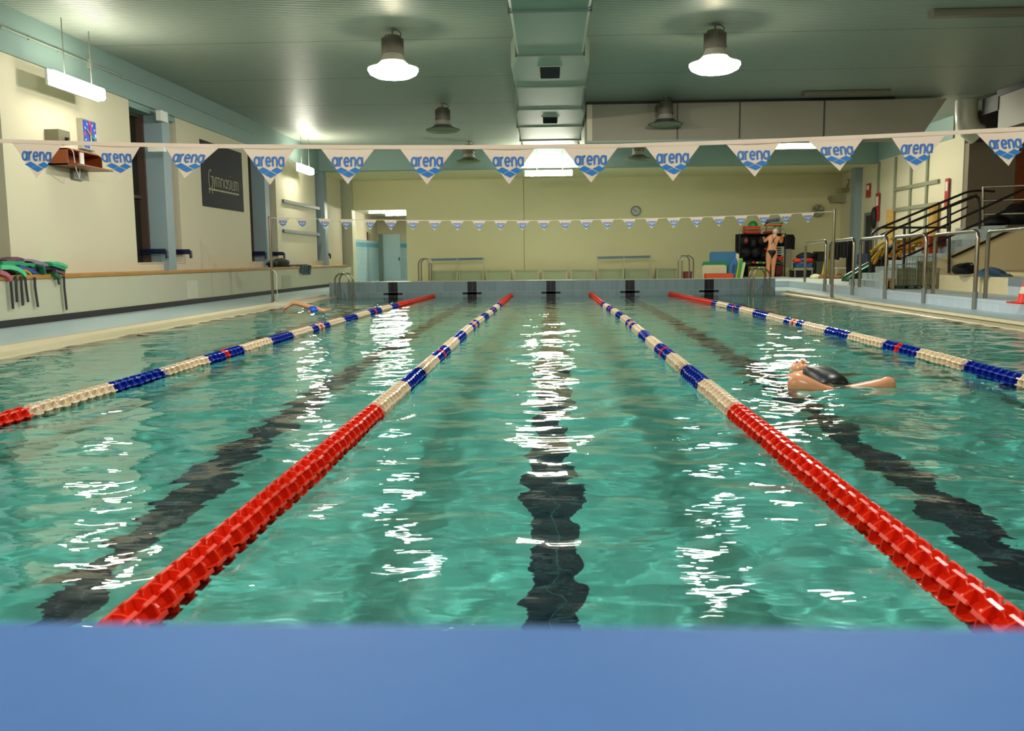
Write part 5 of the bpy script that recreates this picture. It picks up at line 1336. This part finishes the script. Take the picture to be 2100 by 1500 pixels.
crate(1590, 1606, 537, 543, YR - 0.08, (24, 80, 44), 'tray', 'dark green tray under the red box in the rack', 'tray', 0.3)
crate(1590, 1606, 544, 566, YR - 0.08, (84, 20, 14), 'crate', 'dark red crate at the foot of the rack behind the legs', 'crate', 0.3)
lump(1567, 1573, 509, 513, YR - 0.05, (220, 66, 20), 'float_piece', 'small orange float piece beside the woman at the rack', 'float', seed=2, dep=0.05)
lump(1526, 1534, 489, 499, YR - 0.02, (140, 50, 60), 'float_piece', 'small pink red float hanging at the left of the rack', 'float', seed=5, dep=0.05)
for i, (p0, rgb, nm) in enumerate(((1541, (150, 40, 20), 'red'), (1549, (190, 170, 90), 'yellow'), (1556, (30, 120, 60), 'green'), (1562, (200, 190, 130), 'pale'))):
    lump(p0, p0 + 8, 536 + (i % 2), 542, YR - 0.05, rgb, 'dive_toy', nm + ' toy on the lower middle shelf of the rack', 'toy', seed=i, dep=0.08)

# ------------------------------------------------------------------ table, coats, nets right of the rack (standing on the platform)
YT = 30.0
a, c = at(1629, 550, YT), at(1668, 550, YT)
t = thing('table', 'low pale table carrying blue and red mats right of the rack', 'table', ((a.x + c.x) / 2, YT, ZS))
MB().box(a.x, c.x, YT, YT + 0.6, a.z - 0.05, a.z).build('tabletop', mat('pale_table', (146, 140, 104), 0.4), t)
for x in (a.x + 0.03, c.x - 0.03):
    for y in (YT + 0.03, YT + 0.57): MB().box(x - 0.02, x + 0.02, y - 0.02, y + 0.02, ZS, a.z - 0.05).build('leg', M_GREY, t)
ztb = a.z
crate(1626, 1676, 555, 573, YT + 0.1, (3, 3, 4), 'box', 'black block standing for the shade under the pale table', 'box', 0.45, floor=ZS)  # near-black block paints in the shade beneath the tabletop
a, c = at(1634, 540, YT), at(1667, 540, YT)
MB_ = MB(); MB_.rbox(a.x, c.x, YT + 0.05, YT + 0.5, ztb + 0.002, a.z, 0.04, 'Z'); tag(MB_.build('foam_mat', mat('foam_deep_blue', (20, 70, 124), 0.6)), 'deep blue foam mat lying on the pale table', 'mat')
lump(1626, 1646, 530, 540, YT + 0.2, (190, 44, 26), 'life_vest', 'red life vest on the left of the blue mat', 'vest', seed=1)
lump(1645, 1668, 529, 540, YT + 0.2, (186, 40, 24), 'life_vest', 'red life vest on the right of the blue mat', 'vest', seed=2)
lump(1640, 1652, 529, 536, YT + 0.1, (60, 90, 150), 'life_vest', 'small blue vest between the two red ones', 'vest', seed=3)
lump(1634, 1672, 518, 534, YT + 0.3, (4, 4, 4), 'clothes_heap', 'heap of black clothes on top of the red vests', 'clothes', seed=6, jit=0.15)
crate(1675, 1697, 516, 535, YT, (4, 4, 5), 'case', 'black case standing high beside the table', 'case', 0.4, floor=at(1680, 536, YT).z)
crate(1672, 1700, 536, 573, YT + 0.02, (52, 54, 48), 'cabinet', 'dark grey cabinet under the black case', 'cabinet', 0.4, floor=ZS)
lump(1661, 1684, 562, 576, 28.4, (206, 198, 160), 'pillow', 'cream white pillow on the floor before the table', 'pillow', jit=0.05, seed=1)
lump(1678, 1707, 563, 577, 28.2, (120, 78, 20), 'net_bag', 'left brown net bag on the floor by the yellow net', 'bag', jit=0.14, seed=2)
lump(1703, 1733, 563, 578, 28.0, (110, 66, 20), 'net_bag', 'right brown net bag on the floor below the coats', 'bag', jit=0.14, seed=7)
b = MB(); tp = at(1698, 514, 28.6); bl = at(1683, 571, 28.6); br_ = at(1700, 571, 28.6); bl.z = ZS + 0.002
nn = 9; ring0 = []; ring1 = []
for k in range(nn): an = 2 * PI * k / nn; ring0.append((tp.x + 0.05 * math.cos(an), 28.6 + 0.05 * math.sin(an), tp.z)); ring1.append(((bl.x + br_.x) / 2 + (br_.x - bl.x) / 2 * math.cos(an) * (1 + 0.1 * (k % 2)), 28.6 + 0.12 * math.sin(an), bl.z + 0.05 * (k % 2)))
b.prism(ring0, ring1); tag(b.build('equipment_net', mat('yellow_net', (176, 146, 14), 0.7, var=0.3, scale=18)), 'tall yellow net hanging beside the black coats', 'net')
YK_ = 28.2
a, c = at(1702, 496, YK_), at(1750, 494, YK_)
t = thing('coat_stand', 'steel coat stand loaded with black coats behind the flag pole', 'coat stand', ((a.x + c.x) / 2, YK_, ZS))
MB().tube(bend([(a.x, YK_ + 0.2, ZS), (a.x, YK_ + 0.2, a.z), (c.x, YK_ + 0.2, a.z), (c.x, YK_ + 0.2, ZS)], 0.1), 0.02, 8).build('frame', M_GREY, t)
def coat(px0, px1, pyt, pyb, Y, rgb, label, seed):
    a, c = at(px0, pyb, Y), at(px1, pyt, Y); R_ = random.Random(seed); nx, nz = 7, 8; vs = []; w_ = c.x - a.x; h = c.z - a.z
    for s_ in (0, 1):
        for i in range(nz + 1):
            v = i / nz; wd = w_ * (0.6 + 0.4 * min(1, v * 5)) * (1 - 0.12 * v)
            for j in range(nx + 1):
                u = j / nx - 0.5; vs.append(((a.x + c.x) / 2 + u * wd, Y + (0.09 if s_ else -0.05) + 0.03 * math.sin(u * 19 + seed), c.z - h * v * (1 - 0.05 * abs(math.sin(u * 5 + seed)))))
    m_ = (nz + 1) * (nx + 1); fs = []
    for i in range(nz):
        for j in range(nx):
            q = (i * (nx + 1) + j, i * (nx + 1) + j + 1, (i + 1) * (nx + 1) + j + 1, (i + 1) * (nx + 1) + j); fs += [q, tuple(m_ + k for k in q[::-1])]
    for i in range(nz):
        for j in (0, nx): l = i * (nx + 1) + j; r = l + nx + 1; fs.append((l, r, m_ + r, m_ + l))
    for j in range(nx):
        for i in (0, nz): l = i * (nx + 1) + j; fs.append((l, l + 1, m_ + l + 1, m_ + l))
    b = MB(); b.add(vs, fs); return tag(b.build('coat', mat('coat_%d' % rgb[0], rgb, 0.85, var=0.3), smooth=True), label, 'coat')
coat(1701, 1722, 495, 534, YK_ + 0.12, (3, 3, 4), 'black coat at the left of the coat stand', 1)
coat(1716, 1739, 495, 530, YK_ + 0.02, (4, 4, 4), 'black coat in the middle of the coat stand', 2)
coat(1735, 1753, 494, 576, YK_ + 0.1, (8, 6, 5), 'long dark brown coat at the right of the coat stand', 3)
a = at(1722, 549, 28.0)
t = thing('stool', 'small white legged stool below the black coats', 'stool', (a.x, 28.0, ZS))
MB().rbox(a.x - 0.15, a.x + 0.18, 27.9, 28.2, a.z - 0.03, a.z, 0.04, 'Z').build('seat', M_PST, t)
for x, y in ((-0.13, 27.92), (0.16, 27.92), (-0.13, 28.18), (0.16, 28.18)): MB().tube([(a.x + x * 0.8, y, a.z), (a.x + x * 1.2, y, ZS)], 0.012, 6).build('leg', M_PST, t)

# green slide, chair, noodles
YG = 24.6
t = thing('slide', 'dark green plastic slide sloping down to the left by the railing', 'slide', (at(1780, 560, YG).x, YG, ZS))
M_GRN = mat('dark_green_plastic', (10, 52, 36), 0.3); M_GRL = mat('green_slide_edge', (64, 128, 96), 0.25)
pp = [at(1738, 574, YG), at(1744, 568, YG), at(1762, 557, YG), at(1790, 541, YG), at(1822, 526, YG)]
b = MB(); b.ribbon([p_ + Vector((0, 0.25, -0.04)) for p_ in pp], (0, 0.25, 0), 0.03); b.build('chute', M_GRN, t)
b = MB(); b.tube(pp, 0.022, 8); b.build('edge_rail', M_GRL, t, smooth=True)
b = MB(); b.tube([p_ + Vector((0, 0.5, 0.0)) for p_ in pp], 0.022, 8); b.build('edge_rail', M_GRL, t, smooth=True)
bp_ = [(p_.x, p_.z) for p_ in pp]
b = MB(); A = [(x, YG + 0.02, z - 0.03) for x, z in bp_] + [(bp_[-1][0], YG + 0.02, ZS), (bp_[0][0], YG + 0.02, ZS)]
b.prism(A, [(v[0], YG + 0.06, v[2]) for v in A]); b.build('side_panel', M_GRN, t)
YCH = 26.0; a, c = at(1766, 547, YCH), at(1790, 520, YCH)
t = thing('chair', 'blue grey plastic chair left of the yellow noodles', 'chair', ((a.x + c.x) / 2, YCH, ZS))
M_CH = mat('blue_grey_plastic', (66, 76, 104), 0.5)
MB().rbox(a.x, c.x, YCH + 0.38, YCH + 0.42, a.z + 0.05, c.z, 0.05, 'Y').build('backrest', M_CH, t)
MB().rbox(a.x, c.x, YCH, YCH + 0.4, a.z, a.z + 0.04, 0.04, 'Z').build('seat', M_CH, t)
for x in (a.x + 0.03, c.x - 0.03):
    for y in (YCH + 0.03, YCH + 0.37): MB().tube([(x, y, a.z), (x, y, ZS)], 0.014, 6).build('leg', M_GREY, t)
t = thing('noodle_rack', 'dark rack frame holding the heap of yellow foam noodles', 'rack', (at(1840, 560, 23.4).x, 23.4, ZS))
a, c = at(1806, 505, 23.3), at(1886, 490, 23.3)
for x in (a.x, c.x):
    for y in (23.2, 23.9): MB().tube([(x, y, ZS), (x, y, a.z - 0.05)], 0.02, 8).build('post', M_BLACK, t)
MB().box(a.x, c.x, 23.2, 23.9, a.z - 0.32, a.z - 0.28).build('shelf', M_BLACK, t)
b = MB(); b.box(a.x, c.x, 23.88, 23.9, ZS, a.z - 0.05); b.build('back_panel', mat('dark_olive_panel', (32, 30, 14), 0.8), t)
R_ = random.Random(11)
NC = [('yellow', (206, 168, 20)), ('ochre', (168, 132, 26)), ('yellow', (206, 168, 20)), ('orange', (204, 112, 18))]
lines = [((1786, 516), (1813, 498)), ((1787, 522), (1800, 508)), ((1785, 537), (1800, 520)), ((1792, 541), (1799, 532)), ((1797, 529), (1817, 500)), ((1808, 526), (1818, 500)), ((1826, 492), (1836, 487)),
         ((1824, 526), (1836, 508)), ((1834, 534), (1842, 520)), ((1838, 496), (1880, 494)), ((1850, 488), (1886, 486)), ((1840, 502), (1872, 500)), ((1846, 500), (1893, 498)), ((1852, 492), (1868, 482)), ((1860, 506), (1896, 490)),
         ((1838, 512), (1890, 488)), ((1842, 520), (1892, 500)), ((1850, 528), (1894, 508)), ((1846, 514), (1888, 512)), ((1870, 524), (1896, 512)), ((1840, 508), (1860, 488)), ((1830, 516), (1850, 496)), ((1862, 532), (1892, 516)), ((1880, 508), (1896, 518))]
for i, (p0, p1) in enumerate(lines):
    nm, rgb = NC[i % 4]; Y_ = 22.9 + 0.05 * (i % 7); r_ = 0.035
    p0_, p1_ = at(*p0, Y_), at(*p1, Y_ + R_.uniform(0, 0.35))
    b = MB(); md = (p0_ + p1_) / 2 + Vector((0, 0, R_.uniform(-0.02, 0.03))); b.tube([p0_, md, p1_], r_, 10)
    lab = ('%s foam noodle among the heap behind the steel handrails' % nm)
    tag(b.build('pool_noodle', mat('noodle_' + nm.replace(' ', '_'), rgb, 0.6, var=0.12, scale=8)), lab, 'pool noodle', nm + ' foam noodles heaped behind the handrails')
for i, (p0, p1, q0_, q1_, rgb, nm) in enumerate(((1848, 1870, 497, 511, (206, 124, 18), 'upper left orange'), (1852, 1872, 512, 526, (206, 130, 22), 'lower left yellow orange'), (1880, 1896, 500, 514, (196, 116, 20), 'right hand orange'), (1855, 1867, 528, 543, (190, 122, 14), 'lowest ochre'), (1838, 1856, 520, 530, (196, 92, 22), 'small reddish orange'))):
    a, c = at(p0, q1_, 22.75), at(p1, q0_, 22.75); b = MB(); b.rbox(a.x, c.x, 22.74 - 0.04 * i, 22.78 - 0.04 * i, a.z, c.z, 0.06, 'Y')
    MB().tube([(a.x - 0.06, 22.76 - 0.04 * i, a.z - 0.013), (c.x + 0.06, 22.76 - 0.04 * i, a.z - 0.013)], 0.012, 6).build('bar', M_BLACK, t)
    tag(b.build('kickboard', mat('kick_%d' % i, rgb, 0.55, var=0.1)), nm + ' kickboard propped in the noodle heap', 'kickboard')
for i, (p0, p1, q0_, q1_) in enumerate(((1822, 1846, 500, 514), (1836, 1850, 512, 522), (1868, 1882, 505, 514), (1824, 1836, 526, 540), (1798, 1812, 510, 530), (1838, 1846, 492, 502))):
    lump(p0, p1, q0_, q1_, 23.45, (4, 4, 3), 'bag_or_gap', 'black lump standing for a shaded gap behind the yellow foam noodles', 'bag', 'shaded gap lumps behind the noodles', seed=i)  # near-black lumps put the shade of the gaps into the heap
# boxes on the steps
def stepbox(px0, px1, pyt, k, Y, rgb, label, d=0.4):
    z0 = ZS + RISE * k + 0.002; a, c = at(px0, pyt, Y), at(px1, pyt, Y)
    t = thing('box', label, 'box', ((a.x + c.x) / 2, Y, z0)); m = mat('stepbox_%d_%d' % rgb[:2], rgb, 0.5, var=0.12)
    MB().rbox(a.x, c.x, Y, Y + d, z0, a.z, 0.012, 'Z').build('body', m, t)
    MB().rbox(a.x - 0.01, c.x + 0.01, Y - 0.01, Y + d + 0.01, a.z, a.z + 0.02, 0.012, 'Z').build('lid', m, t)
stepbox(1906, 1925, 486, 5, 20.0, (166, 52, 16), 'orange box standing on a stair step')
stepbox(1926, 1942, 485, 6, 20.0, (84, 16, 12), 'dark red box on the stairs beside the orange box')
# wire cart
YW_ = 18.9
a, c = at(1838, 586, YW_), at(1921, 526, YW_); xm = at(1880, 560, YW_).x; z1, z2 = at(1850, 543, YW_).z, c.z; zw = ZS + 0.08
t = thing('wire_cart', 'two level grey wire cart on castors before the stairs', 'cart', ((a.x + c.x) / 2, YW_, ZS))
M_WIRE = mat('grey_green_wire', (128, 140, 128), 0.4, metal=0.4)
for x, zt in ((a.x, z1), (xm, z2), (c.x, z2)):
    for y in (YW_, YW_ + 0.55): MB().tube([(x, y, zw), (x, y, zt)], 0.014, 8).build('post', M_WIRE, t)
for (x0, x1, zt) in ((a.x, xm, z1), (xm, c.x, z2)):
    b = MB()
    for y in (YW_, YW_ + 0.55):
        k = x0
        while k < x1: b.tube([(k, y, zw), (k, y, zt)], 0.004, 5); k += 0.06
        for j in range(5): zz_ = zw + (zt - zw) * j / 4; b.tube([(x0, y, zz_), (x1, y, zz_)], 0.006, 5)
    b.tube([(x0, YW_, zt), (x0, YW_ + 0.55, zt)], 0.006, 5); b.tube([(x1, YW_, zt), (x1, YW_ + 0.55, zt)], 0.006, 5); b.build('wire_basket', M_WIRE, t)
    b = MB(); b.box(x0, x1, YW_ + 0.02, YW_ + 0.53, zw, zw + 0.02); b.box(x0, x1, YW_ + 0.03, YW_ + 0.04, zw, zt * 0.9); b.build('liner', glass_mat('milky_liner', (160, 156, 116), 0.45, 0.4), t)
for x in (a.x + 0.05, xm, c.x - 0.05):
    for y in (YW_ + 0.03, YW_ + 0.5): MB().lathe([(0.001, -0.02), (0.036, -0.02), (0.036, 0.02), (0.001, 0.02)], (x, y, ZS + 0.036), 14, 'Y').build('castor', mat('dark_green_rubber', (24, 48, 42), 0.5), t)
b = MB(); b.box(a.x, c.x, YW_, YW_ + 0.55, zw - 0.03, zw); b.build('base_frame', mat('dark_green_frame', (40, 62, 54), 0.5), t)
a = at(1811, 571, 19.6); c = at(1834, 556, 19.6)
MBs = MB(); MBs.box(a.x, c.x, 19.4, 19.85, ZS, c.z); tag(MBs.build('step_block', M_STAIR), 'small pale step block left of the wire cart', 'step')
a = at(1822, 587, 19.0); c = at(1836, 572, 19.0)
crate(1822, 1836, 572, 586, 19.0, (150, 118, 68), 'cardboard_box', 'small cardboard box against the left side of the wire cart', 'box', 0.25, floor=ZS)

coat(1608, 1631, 481, 513, YR + 0.15, (3, 4, 5), 'black jacket hanging on the right side of the storage rack', 4)
